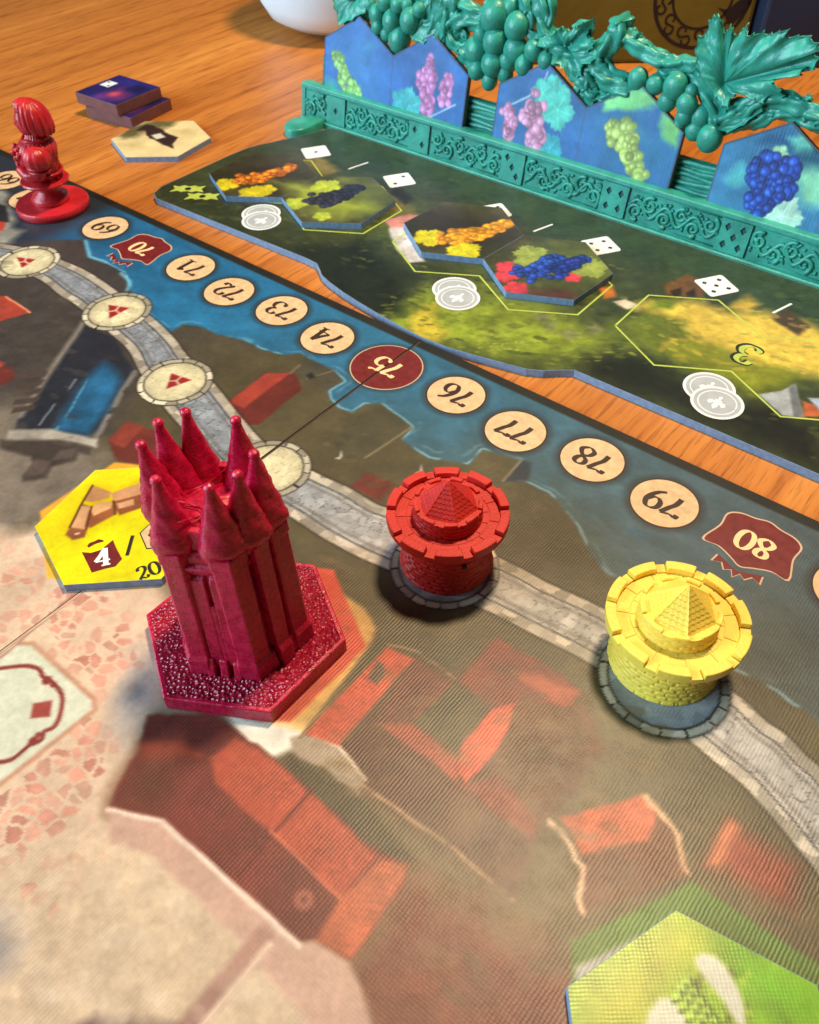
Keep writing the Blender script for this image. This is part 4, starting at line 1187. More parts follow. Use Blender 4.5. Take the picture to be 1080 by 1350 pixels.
# yellow tile left of the crimson cathedral
LY = (YEL_HEX[0], YEL_HEX[1], 0.0); RY = math.radians(13)
M_yelcore = M_bluecard
def paint_yellow(X, Y):
    cv = Canvas(X, Y, (228, 218, 24)); cv.mottle(.12, .9); cv.mottle(.05, 4)
    Lp = lambda q: [local(a, b, .26, LY, RY) for a, b in q]
    cv.poly(Lp([(50, 700), (70, 680), (135, 625), (190, 625), (160, 650), (90, 690)]), (238, 204, 30), soft=.6, alpha=.8)
    cv.poly(Lp([(85, 700), (88, 692), (105, 662), (118, 640), (140, 640), (150, 650), (185, 632), (200, 640), (200, 668), (160, 680), (130, 692), (115, 702), (100, 712)]), (206, 180, 10), soft=.2, warp=.05, alpha=.6)
    B = [((88, 707), (112, 709), (120, 694), (102, 664), (118, 668), (92, 695)),]
    cv.poly(Lp([(86, 705), (92, 695), (108, 664), (120, 668), (118, 688), (112, 708), (96, 712)]), (150, 92, 62), soft=.04, warp=.02)
    cv.poly(Lp([(92, 695), (107, 666), (121, 668), (113, 698)]), (214, 166, 124), soft=.03, warp=.02)
    cv.poly(Lp([(110, 660), (122, 640), (132, 643), (147, 648), (144, 656), (124, 662)]), (196, 146, 102), soft=.03, warp=.02)
    cv.poly(Lp([(117, 672), (150, 661), (152, 678), (120, 696), (112, 694)]), (160, 98, 62), soft=.04, warp=.02)
    cv.poly(Lp([(117, 672), (130, 662), (150, 661), (146, 670), (124, 680)]), (214, 166, 120), soft=.03, warp=.02)
    cv.poly(Lp([(148, 660), (200, 645), (204, 664), (158, 679), (152, 672)]), (150, 90, 58), soft=.04, warp=.02)
    cv.poly(Lp([(146, 650), (200, 632), (200, 648), (150, 661)]), (206, 156, 116), soft=.03, warp=.02)
    cv.poly(Lp([(154, 664), (176, 658), (177, 666), (157, 671)]), (206, 160, 124), soft=.03, warp=.02)
    cv.line(Lp([(92, 695), (107, 666), (122, 640)]), .03, (88, 56, 36), warp=.01)
    cv.line(Lp([(150, 661), (152, 678)]), .025, (88, 56, 36), warp=.01)
    cv.line(Lp([(113, 698), (121, 668)]), .025, (88, 56, 36), warp=.01)
    cv.line(Lp([(100, 704), (104, 703)]), .03, (240, 220, 200), warp=0)
    return cv.linear()
ty = tile_single('hexagon_tile', LY, RY, 'bright yellow hexagon tile with brown buildings, beside the crimson cathedral', paint_yellow)
def yl(px, py): return local(px, py, .26, LY, RY)
def ydir(a, b):
    p, q = yl(*a), yl(*b); return math.atan2(q[1] - p[1], q[0] - p[0])
Q = [yl(*q) for q in ((108, 728), (120, 729), (133, 725), (149, 712), (153, 722), (161, 737), (152, 747), (138, 750), (121, 755), (116, 744))]
sh = flat(Q, .266).build('printed_shield', M_maroon, ty)
c4 = yl(135, 735)
glyphs('4', c4[0], c4[1], .62, ydir((120, 740), (152, 733)), .272, thick=.22, thin=.08).build('numeral', M_white, sh)
flat([yl(*q) for q in ((115, 720), (118, 716), (124, 714), (130, 711), (136, 712), (137, 714), (126, 717), (117, 722))], .266).build('printed_crown', M_maroon, ty)
c4 = yl(172, 719)
glyphs('/', c4[0], c4[1], .62, ydir((160, 722), (184, 716)), .266, thin=.1, thick=.16).build('printed_slash', M_black, ty)
c4 = yl(196, 752)
glyphs('20', c4[0], c4[1], .45, ydir((185, 757), (211, 747)), .266, thick=.2).build('numeral', M_black, ty)
hx = [yl(*q) for q in ((184, 703), (203, 685), (225, 690), (232, 706), (214, 723), (193, 724))]
o_ = flat(hx, .266).build('printed_hexagon', M_black, ty)
cxy = np.mean(np.array(hx), 0)
flat([tuple(cxy + (np.array(q) - cxy) * .93) for q in hx], .270).build('hexagon_field', M_parch, o_)
flat([yl(*q) for q in ((195, 706), (200, 700), (207, 703), (212, 712), (204, 714))], .274).build('printed_figure', M_ink, o_)
# green tile at the near right
LG = (17.18, -12.10, 0.0); RG = math.radians(39)
def paint_green(X, Y):
    cv = Canvas(X, Y, (136, 168, 40)); cv.mottle(.20, .8); cv.mottle(.22, 4, 8)
    Lp = lambda q: [local(a, b, .26, LG, RG) for a, b in q]
    cv.poly(Lp([(775, 1310), (893, 1215), (930, 1240), (880, 1300), (860, 1360), (780, 1370)]), (182, 174, 58), soft=.7, warp=.2)
    cv.poly(Lp([(960, 1240), (1080, 1310), (1080, 1350), (990, 1330)]), (116, 172, 28), soft=.5, warp=.2)
    rnd = random.Random(2)
    for k in range(70):
        a = local(rnd.uniform(890, 990), rnd.uniform(1280, 1380), .26, LG, RG)
        cv.poly([(a[0], a[1]), (a[0] + .10, a[1] + .03), (a[0] + .08, a[1] + .12), (a[0] - .02, a[1] + .09)], rnd.choice([(88, 96, 28), (110, 120, 30), (180, 200, 70)]), soft=.05, alpha=.7)
    cv.poly(Lp([(916, 1263), (925, 1255), (943, 1259), (957, 1273), (971, 1298), (982, 1326), (984, 1356), (972, 1350), (953, 1319), (932, 1294), (918, 1273)]), (206, 202, 184), soft=.06, warp=.03, var=.05)
    cv.poly(Lp([(849, 1356), (855, 1333), (869, 1315), (887, 1315), (900, 1333), (913, 1360)]), (204, 200, 180), soft=.06, warp=.03, var=.05)
    for r_ in range(5):
        for q_ in range(3):
            a = local(905 + r_ * 9 - q_ * 6, 1296 + r_ * 13 + q_ * 9, .26, LG, RG)
            cv.poly([(a[0] - .09, a[1] - .07), (a[0] + .09, a[1] - .05), (a[0] + .08, a[1] + .08), (a[0] - .08, a[1] + .07)], (176, 204, 84), soft=.04, warp=.02)
            cv.line([(a[0] - .1, a[1] - .08), (a[0] + .1, a[1] - .06), (a[0] + .09, a[1] + .09)], .025, (84, 100, 30), soft=.03, warp=.01)
    return cv.linear()
tile_single('hexagon_tile', LG, RG, 'lime green hexagon tile with white shapes near two printed ruins', paint_green, R=2.58)

# two thick square tiles stacked on the table
M_violet = plain('maroon_card', (112, 66, 64), rough=.7, var=.12)
def paint_sq(X, Y):
    cv = Canvas(X, Y, (54, 46, 122)); cv.mottle(.35, .7)
    cv.poly([(-.2, -1.2), (.9, -1.1), (1.1, -.1), (.1, .1)], (150, 60, 110), soft=.5, warp=.3)
    cv.disc(.35, -.55, .28, (206, 90, 110), soft=.2)
    cv.poly([(.4, .3), (1.2, .2), (1.3, .9), (.5, 1.0)], (30, 30, 80), soft=.3)
    return cv.linear()
def tile_square(loc, rot, label, face):
    r = empty('square_tile', loc, label, 'tile', None, rot)
    sq = [(-1.62, -1.5), (1.62, -1.5), (1.62, 1.5), (-1.62, 1.5)]
    MB().prism(sq, 0, .56).build('card_core', M_violet, r, bevel=.03)
    fan_sheet('printed_face', [((0, 0), [(-1.6, -1.48), (1.6, -1.48), (1.6, 1.48), (-1.6, 1.48)])], 36, .566, face, M_tile, r)
    return r
tile_square((-25.45, 8.95, TZ), math.radians(8), 'lower of two stacked purple square tiles, resting on bare wood', paint_sq)
st = tile_square((-25.95, 8.85, TZ + .57), math.radians(3), 'upper purple square tile with a white two-pip dice icon, topmost of its stack', paint_sq)
mb = flat([(-.95 + .62 * a + .35 - .4, .25 + .62 * b) for a, b in ((.55, -.55), (.55, .55), (-.55, .55), (-.55, -.55))], .572).build('dice_icon', M_coinw, st)
for u in (-.18, .18):
    flat(circle(-1.0 + u, .25 - u, .085, 10), .576).build('pip', M_black, mb)

# ------------------------------------------------------------------ the turquoise tile rack
M_teal = plain('turquoise_resin', (50, 150, 130), rough=.36, var=.16, sc=1.2, bump=.02, bsc=5, sss=.12, sssr=(.3, 1, .8))
M_tealshade = plain('turquoise_recess_shade', (22, 74, 72), rough=.6, var=.15)  # darker teal paints recess shade into the pip holes
rack = empty('tile_rack', (0, 0, 0), 'turquoise carved tile rack with grapes, vines and a dice-pip rail', 'tile rack')
RX0, RX1 = -17.45, 18.0
LEAN = .18
def FP(x, z, out=0.0): return (x, 13.83 + LEAN * (z - TZ) - out, z)
def rail_bar(name, x0, x1, z0, z1, out0, out1, parent, mat=None, bevel=.02):
    vs_ = [FP(x0, z0, out0), FP(x1, z0, out0), FP(x1, z1, out0), FP(x0, z1, out0), FP(x0, z0, out1), FP(x1, z0, out1), FP(x1, z1, out1), FP(x0, z1, out1)]
    return MB().add(vs_, [(3, 2, 1, 0), (4, 5, 6, 7), (0, 1, 5, 4), (1, 2, 6, 5), (2, 3, 7, 6), (3, 0, 4, 7)]).build(name, mat or M_teal, parent, bevel=bevel)
rail = rail_bar('front_rail', RX0, RX1, TZ, 1.52, -.40, 0.0, rack)
rail_bar('bottom_lip', RX0 - .02, RX1, TZ + .002, .02, -.02, .17, rail, bevel=.04)
rail_bar('top_lip', RX0 - .02, RX1, 1.34, 1.545, -.42, .13, rail, bevel=.04)
rail_bar('end_post', RX0 - .03, RX0 + .22, .03, 1.335, -.02, .05, rail, bevel=.02)
MB().box(RX0 + .1, RX1, 13.95, 15.3, TZ + .003, TZ + .15).build('ledge', M_teal, rack)
# ledge shelf end
from mathutils.geometry import tessellate_polygon
PIPS = [(444, 148, 1), (553, 183, 2), (676, 221, 3), (810, 262, 4), (968, 312, 5)]
PX = []
for px, py, n in PIPS:
    x, z = bpy_plane(px, py, 13.83, LEAN, TZ); PX.append((x, n))
PX.append((PX[-1][0] + 5.1, 6))
def pip_plate(cx, n):
    z0, z1, hw = .05, 1.31, .60
    outer = [(cx - hw, z0), (cx + hw, z0), (cx + hw, z1), (cx - hw, z1)]
    spots = {1: [(0, 0)], 2: [(-.26, .3), (.24, -.26)], 3: [(-.3, .36), (0, 0), (.28, -.34)], 4: [(-.28, .3), (.28, .3), (-.28, -.3), (.28, -.3)], 5: [(-.32, .34), (.3, .34), (0, 0), (-.32, -.34), (.3, -.34)],
             6: [(-.3, .38), (.3, .38), (-.3, 0), (.3, 0), (-.3, -.38), (.3, -.38)]}[n]
    zc = (z0 + z1) / 2; rr = .135
    loops = [outer] + [[(cx + u + rr, zc + v), (cx + u, zc + v - rr * 1.25), (cx + u - rr, zc + v), (cx + u, zc + v + rr * 1.25)] for u, v in spots]
    flatv = [Vector((a, b, 0)) for l in loops for a, b in l]
    tris = tessellate_polygon([[Vector((a, b, 0)) for a, b in l] for l in loops])
    pts = [(q.x, q.y) for q in flatv]
    fs = []
    for t in tris:
        a, b, c_ = [pts[i] for i in t]
        ar = (b[0] - a[0]) * (c_[1] - a[1]) - (c_[0] - a[0]) * (b[1] - a[1])
        fs.append(tuple(t) if ar > 0 else tuple(t)[::-1])
    mb = MB().add([FP(a, b, .085) for a, b in pts], fs)
    for l in loops:
        k = len(l)
        for i in range(k):
            p, q = l[i], l[(i + 1) % k]
            mb.add([FP(*p, .085), FP(*q, .085), FP(*q, .0), FP(*p, .0)], [(0, 1, 2, 3)])
    o = mb.build('pip_plate', M_teal, rail)
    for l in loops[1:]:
        MB().add([FP(a, b, .006) for a, b in l], [(0, 1, 2, 3)]).build('pip_hole_shade', M_tealshade, o)
    rail_bar('pip_groove_shade', cx + hw + .01, cx + hw + .07, z0, z1, -.02, .01, o, M_tealshade, bevel=0)  # dark strip painted as the shade of a groove
for cx, n in PX: pip_plate(cx, n)
def scrolls(x0, x1, seed):
    rnd = random.Random(seed)
    mb = MB()
    def tubep(pts, r0, r1=None):
        r1 = r0 if r1 is None else r1
        n = len(pts)
        mb.tube([FP(max(x0 + .04, min(x1 - .04, a)), max(.09, min(1.27, b)), .02) for a, b in pts], [r0 + (r1 - r0) * i / (n - 1) for i in range(n)], 7, flat=1.0)
    L = x1 - x0
    n = max(1, int(L / .62))
    # frame line, then an undulating stem with volutes and little flame leaves
    tubep([(x0 + .05, .11), (x1 - .05, .11)], .03); tubep([(x0 + .05, 1.24), (x1 - .05, 1.24)], .03)
    stem = [(x0 + .08 + (L - .16) * i / 40, .66 + .30 * math.sin(i / 40 * n * math.pi + seed)) for i in range(41)]
    tubep(stem, .085)
    for k in range(n):
        cx = x0 + (k + .5) * L / n + rnd.uniform(-.06, .06); up = 1 if math.sin((k + .5) * math.pi + seed) < 0 else -1
        cz = .66 + up * .17
        r0 = rnd.uniform(.30, .40); dirn = rnd.choice((-1, 1))
        sp = []
        for i in range(26):
            t = i / 25; a = dirn * (t * 2.6 * math.pi) + up * 1.2; r = r0 * (1 - .82 * t)
            sp.append((cx + r * math.cos(a), cz + r * math.sin(a) * .95))
        tubep(sp, .10, .05)
        e = sp[-1]
        mb.ball(FP(e[0], e[1], .03), .075, 8, 6)
        for j in range(7):
            a = rnd.uniform(0, 6.28); q = (cx + .36 * math.cos(a), .66 + .40 * math.sin(a))
            e2 = (q[0] + rnd.uniform(-.2, .2), q[1] + rnd.uniform(-.16, .16))
            tubep([q, ((q[0] + e2[0]) / 2 + .05, (q[1] + e2[1]) / 2 + .04), e2], .085, .03)
    return mb
edges = [RX0 + .24] + [v for cx, n in PX for v in (cx - .64, cx + .70)] + [RX1 - .1]
for k in range(0, len(edges), 2):
    scrolls(edges[k], edges[k + 1], 11 + k).build('carved_scrollwork', M_teal, rail, smooth=180)
# foot sticking out in front at the left end
ft = smoothpath([(-16.6, 13.9), (-17.2, 13.0), (-17.0, 12.1), (-16.3, 11.75), (-15.8, 12.2), (-15.75, 13.0), (-15.8, 13.9)], 6)
MB().prism(ft, TZ + .001, TZ + .46, bev=.1).build('foot', M_teal, rack, smooth=40)
# leaning back of rough logs
BY, BZ, BS = 15.05, 2.4, .17
def BPt(x, z, out=0.0): return (x, BY + BS * (z - BZ) - out, z)
def VP(px, py, out=0.0):
    x, z = bpy_plane(px, py, BY - out, BS, BZ)
    return BPt(x, z, out)
vs_ = [BPt(-16.75, TZ, 0), BPt(RX1, TZ, 0), BPt(RX1, 2.55, 0), BPt(-16.75, 2.55, 0), BPt(-16.75, TZ, -.35), BPt(RX1, TZ, -.35), BPt(RX1, 2.55, -.35), BPt(-16.75, 2.55, -.35)]
back = MB().add(vs_, [(0, 1, 2, 3), (7, 6, 5, 4), (4, 5, 1, 0), (5, 6, 2, 1), (6, 7, 3, 2), (7, 4, 0, 3)]).build('back_panel', M_teal, rack)
rnd = random.Random(4)
for k in range(11):
    z = .05 + .245 * k
    pts = [BPt(-16.7 + i * .6, z + .05 * math.sin(i * .9 + k * 2) + rnd.uniform(-.03, .03), .02) for i in range(58)]
    MB().tube(pts, [.10 + rnd.uniform(-.02, .03) for _ in pts], 8, grooves=3, gd=.2, twist=1.5).build('log_ridge', M_teal, back, smooth=180)
# vines
def vine(path, rpx, out=.12, grooves=4, tw=3.0):
    P0 = smoothpath([VP(a, b, out) for a, b in path], 7)
    P0 = [(x, y + .03 * math.sin(i * .8), z) for i, (x, y, z) in enumerate(P0)]
    c0 = np.array(VP(*path[0])); c1 = np.array(VP(path[0][0] + rpx, path[0][1]))
    r = np.linalg.norm(c1 - c0) * 1.18
    n = len(P0)
    MB().tube(P0, [r * (1 - .25 * i / n) * (1 + .07 * math.sin(i * 1.3)) for i in range(n)], 22, grooves=grooves, gd=.26, twist=tw).build('vine', M_teal, rack, smooth=180)
VINES = [([(450, -14), (458, 6), (466, 20), (474, 26), (482, 16), (480, 2), (472, -2)], 6), ([(462, 34), (466, 20), (470, 8)], 5), ([(440, -20), (452, -4), (470, -10)], 6),
         ([(604, -16), (598, 6), (590, 30), (580, 54)], 9), ([(588, -16), (582, 10), (574, 36), (560, 56)], 7), ([(570, -14), (566, 14), (552, 24), (546, 40), (553, 53), (568, 48)], 5),
         ([(540, -4), (556, -8), (572, 2), (580, 16)], 6), ([(592, 34), (610, 27), (630, 32), (648, 44)], 7), ([(594, 38), (600, 56), (614, 64), (628, 56), (640, 64)], 6), ([(586, 14), (604, 2), (622, 14), (640, 26)], 7),
         ([(608, 60), (616, 74), (628, 86)], 7), ([(640, 22), (650, 4), (656, -14)], 7), ([(688, -14), (697, 10), (700, 28), (690, 40)], 7), ([(713, -14), (717, 14), (720, 40), (730, 62)], 9), ([(722, -14), (728, 10), (722, 34)], 5),
         ([(726, 60), (744, 74), (760, 90), (772, 106), (778, 124), (790, 132)], 10), ([(736, 66), (756, 76), (776, 88), (790, 80)], 7),
         ([(820, 24), (817, 44), (800, 62), (788, 78), (796, 100), (818, 116), (834, 124)], 11), ([(822, 44), (806, 58), (797, 76), (806, 96), (828, 108)], 8), ([(778, 100), (774, 114), (781, 126), (800, 128), (820, 118)], 6),
         ([(824, 48), (846, 64), (866, 78), (888, 84), (908, 84), (926, 92)], 8), ([(830, 42), (848, 72), (870, 72), (892, 90), (915, 90), (930, 104)], 6), ([(838, 52), (843, 44)], 6),
         ([(916, 88), (928, 112), (938, 138), (944, 164)], 9), ([(926, 92), (940, 112), (948, 136), (950, 160)], 7), ([(904, 90), (918, 108), (930, 132)], 6),
         ([(944, 158), (972, 152), (998, 134), (1022, 130), (1048, 138), (1072, 148), (1100, 158)], 10), ([(948, 168), (980, 162), (1004, 158), (1030, 148), (1060, 158), (1095, 172)], 8), ([(956, 146), (976, 138), (1000, 146), (1024, 150)], 7),
         ([(1040, 130), (1060, 145), (1064, 160)], 7), ([(1072, 165), (1090, 158), (1110, 160)], 9)]
VINES += [([(606, 8), (600, 24), (588, 44), (572, 60)], 5), ([(560, 0), (556, 16), (562, 30), (574, 26), (572, 14), (564, 14)], 4), ([(462, 2), (456, 18), (460, 34)], 4),
          ([(700, 8), (690, 24), (700, 44), (712, 52)], 5), ([(728, 50), (738, 44), (752, 48), (756, 60), (748, 66), (742, 58)], 4), ([(757, 40), (768, 32), (778, 38), (776, 48), (768, 46)], 4),
          ([(836, 60), (852, 58), (858, 70), (848, 76)], 4), ([(868, 90), (880, 98), (896, 96), (910, 100)], 5), ([(930, 100), (944, 104), (950, 122), (944, 146), (952, 160)], 5), ([(984, 146), (996, 156), (1012, 152), (1020, 140)], 5),
          ([(1030, 134), (1044, 128), (1058, 136), (1068, 128)], 5), ([(788, 124), (800, 138), (812, 140)], 6), ([(770, 108), (762, 120), (770, 130)], 5), ([(632, 34), (642, 44), (640, 56)], 4), ([(600, 46), (606, 40), (614, 44), (612, 52)], 4)]
for k, (p, r) in enumerate(VINES): vine(p, r, .10 + .05 * (k % 3), tw=3.0 + (k % 2) * 2)
# grapes
GR = [(498, 19, 9.5), (517, 28, 10.5), (541, 27, 11.5), (527, 52, 12.5), (508, 2, 9), (525, 6, 8.5), (510, 46, 7), (498, 36, 7), (553, 13, 8), (488, 6, 7), (538, 6, 8),
      (652.7, 21, 16.5), (673, 10, 10.5), (681.6, 35, 15), (652.7, 54, 14), (680, 66, 15), (628.6, 66, 14), (649, 84, 13), (669.5, 82, 11.5), (704, 67, 11.5), (628.6, 92, 10), (645.5, 106, 9.5), (691, 86, 11), (635, 46, 8.5), (666, 98, 9.6), (720, 79, 10),
      (890.7, 114, 16), (865, 111, 13), (841.5, 104, 13), (906, 138, 14), (924, 154, 14), (880, 134, 12.5), (902, 154, 11), (917, 171, 13), (936, 182, 17), (912, 120, 9), (895, 165, 10)]
rnd = random.Random(9)
ball_me = MB().ball((0, 0, 0), (1, 1, 1), 20, 13).mesh('grape', smooth=180)
ball_me.materials.append(M_teal)
for k, (px, py, r) in enumerate(GR):
    o_ = .22 + .12 * ((k * 7) % 3)
    p = VP(px, py, o_); q = VP(px + r, py, o_)
    rr = np.linalg.norm(np.array(p) - np.array(q))
    g = inst('grape', ball_me, rack, p)
    g.scale = (rr, rr * .9, rr * rnd.uniform(1.0, 1.15))
    g.rotation_euler = (rnd.uniform(-.3, .3), rnd.uniform(-.4, .4), 0)
# vine leaves: jagged blades with raised veins and curled rims
def leaf(base, outline, out, veins, curl=.14, lift=.35, seed=0):
    out_ = [VP(a, b, out) for a, b in smoothpath(outline, 4, True)]
    b0 = np.array(VP(*base, out))
    O = np.array(out_); n = len(O); K = 16
    dr = O - b0; dr = dr / np.linalg.norm(dr, axis=1)[:, None]
    O = O + dr * np.array([(.09 if i % 4 == 0 else -.02) for i in range(n)])[:, None]        # toothed rim
    ang = np.arctan2(O[:, 2] - b0[2], O[:, 0] - b0[0])
    rad = np.hypot(O[:, 2] - b0[2], O[:, 0] - b0[0])
    F_ = []; V_ = []
    for side, th in ((1, 0.0), (-1, .16)):
        for k in range(K + 1):
            t = k / K
            for i in range(n):
                p = b0 + (O[i] - b0) * t
                vn = min(abs(math.remainder(ang[i] - v, 2 * math.pi)) for v in veins)
                h = lift * math.sin(math.pi * t * .85) * (1 - .5 * math.exp(-(vn * rad[i] * t / .22) ** 2)) - .16 * math.exp(-(vn * rad[i] * t / .09) ** 2) * (1 - .6 * t) + .045 * math.sin(9 * rad[i] * t - 16 * vn) * min(1, vn * rad[i] * t * 3) * t
                h += curl * math.sin(i * .33 + seed) * t ** 3 + .14 * t ** 6
                V_.append((p[0], p[1] - h * 1.0 + th, p[2]))
        b = 0 if side == 1 else (K + 1) * n
        for k in range(K):
            for i in range(n):
                j = (i + 1) % n
                f = (b + k * n + i, b + k * n + j, b + (k + 1) * n + j, b + (k + 1) * n + i)
                F_.append(f if side == -1 else f[::-1])
    m0 = K * n; m1 = (K + 1) * n + K * n
    for i in range(n):
        j = (i + 1) % n; F_.append((m0 + i, m0 + j, m1 + j, m1 + i))
    return MB().add(V_, F_).build('vine_leaf', M_teal, rack, smooth=180)
k_ = .2593
big = [(480, 300), (478, 240), (490, 180), (515, 165), (530, 110), (560, 80), (585, 72), (600, 110), (596, 150), (612, 165), (640, 128), (660, 140), (655, 175), (690, 155), (725, 122), (728, 160), (760, 165), (800, 158), (830, 175), (880, 155), (940, 142),
       (925, 180), (970, 180), (1030, 185), (1075, 215), (1110, 240), (1060, 255), (1070, 300), (1055, 350), (1020, 330), (1000, 372), (970, 345), (930, 352), (905, 390), (865, 395), (900, 440), (912, 475), (890, 505), (850, 470), (810, 505), (770, 475), (730, 462), (695, 475), (650, 480), (640, 520), (600, 520), (560, 500), (530, 450), (500, 380)]
leaf((800 + 590 * k_, 430 * k_), [(800 + a * k_, b * k_) for a, b in big], .34, [1.75, .45, -.35], .16, .34)
k_ = .2407
lf2 = [(640, 240), (650, 200), (680, 175), (705, 190), (740, 160), (775, 145), (790, 165), (830, 150), (862, 150), (890, 115), (940, 96), (925, 140), (895, 175), (930, 205), (965, 212), (930, 250), (915, 285), (970, 300), (925, 330), (880, 345), (870, 400), (835, 420), (800, 400), (770, 350), (725, 330), (700, 280)]
leaf((560 + 770 * k_, 270 * k_), [(560 + a * k_, b * k_) for a, b in lf2], .34, [.8, 2.2, -.4, 3.6, -1.6], .14, .30, 2)
leaf((560, 30), [(548, 44), (556, 28), (566, 8), (580, -4), (590, 10), (584, 28), (574, 46), (562, 54)], .3, [1.2, 0], .10, .16, 4)
leaf((990, 150), [(950, 168), (962, 150), (985, 140), (1008, 128), (1004, 146), (985, 160), (965, 170)], .36, [.5], .05, .14, 1)
leaf((470, 0), [(452, 30), (448, 8), (444, -14), (470, -20), (490, -10), (484, 14), (470, 22)], .3, [1.2, 2.2], .12, .2, 6)

# ------------------------------------------------------------------ tiles standing in the rack
M_tile_up = printed('standing_tile_print', rough=.40, linen=.0014, period=.13, cross=1.0)
M_greyedge = plain('grey_card_edge', (112, 104, 100), rough=.8, var=.15, sc=5)
TPH = .17; TY = 14.55; TZC = 2.42
def tp(px, py, c1):
    x, z = bpy_plane(px, py, TY, math.tan(TPH), TZC)
    return (x - c1, (z - TZC) / math.cos(TPH))
def tile_standing(c1, label, paint, single=False):
    r = empty('grape_tile', (c1, TY, TZC - 2.5 * math.cos(TPH)), label, 'tile', 'grape tiles standing in the rack')
    out = double_hex(0, 0, 2.5)
    h0 = 2.5 * math.cos(TPH)
    def P3(s, t, b): return (s, t * math.sin(TPH) + b * math.cos(TPH), t * math.cos(TPH) - b * math.sin(TPH) + h0)
    n = len(out)
    vs_ = [P3(a, b, .004) for a, b in out] + [P3(a, b, .26) for a, b in out]
    fs = [tuple(range(n)), tuple(range(2 * n - 1, n - 1, -1))] + [(i, n + i, n + (i + 1) % n, (i + 1) % n) for i in range(n)]
    MB().add(vs_, fs).build('card_core', M_greyedge, r)
    def to3(P_): return np.array([P3(a, b, 0.0) for a, b in P_])
    fan_sheet('printed_face', [((0, 0), hexa(0, 0, 2.485)), ((2 * w_, 0), hexa(2 * w_, 0, 2.485))], 56, 0, paint, M_tile_up, r, to3)
def base_tile(X, Y, col):  # blue base colours carry the cool cast of the window light
    cv = Canvas(X, Y, col); cv.mottle(.22, .5, 5); cv.mottle(.10, 3, 7)
    return cv
def rim(cv):
    d = -sdist(cv.x, cv.y, double_hex(0, 0, 2.5))
    cv.put(slice(None), np.clip(1 - d / .09, 0, 1) * .7, (40, 44, 60))
    return cv.linear()
C1, C2, C3 = -14.08, -3.78, 6.52
def paint_t1(X, Y):
    cv = base_tile(X, Y, (70, 126, 190)); T = lambda q: [tp(a, b, C1) for a, b in q]
    cv.poly(T([(445, 60), (480, 40), (500, 60), (500, 130), (460, 140)]), (84, 150, 206), soft=.8, warp=.4, alpha=.7)
    cv.poly(T([(420, 100), (440, 108), (445, 125), (425, 128)]), (70, 170, 170), soft=.25, warp=.2)
    cv.poly(T([(478, 66), (490, 52), (497, 62)]), (90, 170, 206), soft=.15, alpha=.6)
    a = tp(540, 140, C1); cv.leaf(a[0], a[1], .8, .4, (92, 190, 196), 3)
    a = tp(528, 133, C1); cv.leaf(a[0], a[1], .55, 1.4, (80, 178, 186), 4)
    cv.grapes(T([(462, 118), (456, 104), (450, 88), (443, 70)]), .17, .50, (176, 226, 140), 60, 5)
    cv.grapes(T([(470, 118), (462, 108)]), .17, .35, (170, 224, 136), 20, 15)
    cv.grapes(T([(562, 96), (562, 110), (564, 130), (563, 148)]), .19, .55, (226, 150, 206), 80, 6)
    cv.grapes(T([(566, 98), (567, 84), (568, 78)]), .16, .25, (222, 150, 204), 16, 16)
    cv.grapes(T([(585, 130), (587, 118), (591, 102)]), .17, .40, (222, 150, 204), 40, 7)
    cv.line(T([(560, 158), (580, 148), (600, 138)]), .035, (190, 210, 225))
    return rim(cv)
def paint_t2(X, Y):
    cv = base_tile(X, Y, (68, 124, 180)); T = lambda q: [tp(a, b, C2) for a, b in q]
    cv.poly(T([(780, 160), (860, 120), (900, 180), (880, 240), (800, 220)]), (70, 140, 178), soft=.9, warp=.4, alpha=.8)
    cv.line(smoothpath(T([(672, 138), (695, 128), (712, 115), (722, 95)]), 6), .035, (196, 214, 226))
    for q in ((728, 128, .85, .4), (735, 145, .8, 1.2), (715, 122, .55, 2)):
        a = tp(q[0], q[1], C2); cv.leaf(a[0], a[1], q[2], q[3], (104, 206, 190), int(q[0]))
    a = tp(725, 195, C2); cv.leaf(a[0], a[1], .6, 1.0, (80, 178, 190), 9)
    cv.grapes(T([(703, 140), (700, 158), (706, 178), (704, 192)]), .20, .62, (232, 164, 196), 90, 12)
    cv.grapes(T([(672, 148), (672, 162), (670, 180)]), .18, .42, (232, 160, 196), 46, 13)
    cv.poly(T([(795, 148), (800, 130), (846, 114), (862, 126), (870, 140), (850, 142), (830, 146), (812, 144)]), (150, 226, 150), soft=.12, warp=.12, ws=3)
    cv.poly(T([(872, 146), (885, 152), (900, 172), (890, 196), (876, 184), (868, 166)]), (150, 220, 140), soft=.12, warp=.12, ws=3)
    cv.poly(T([(848, 150), (868, 142), (872, 170), (858, 180)]), (58, 110, 170), soft=.3, alpha=.6)
    cv.grapes(T([(810, 170), (825, 180), (832, 205), (838, 228)]), .19, .62, (206, 226, 130), 90, 14)
    cv.grapes(T([(848, 226), (840, 232)]), .18, .3, (206, 226, 130), 16, 17)
    return rim(cv)
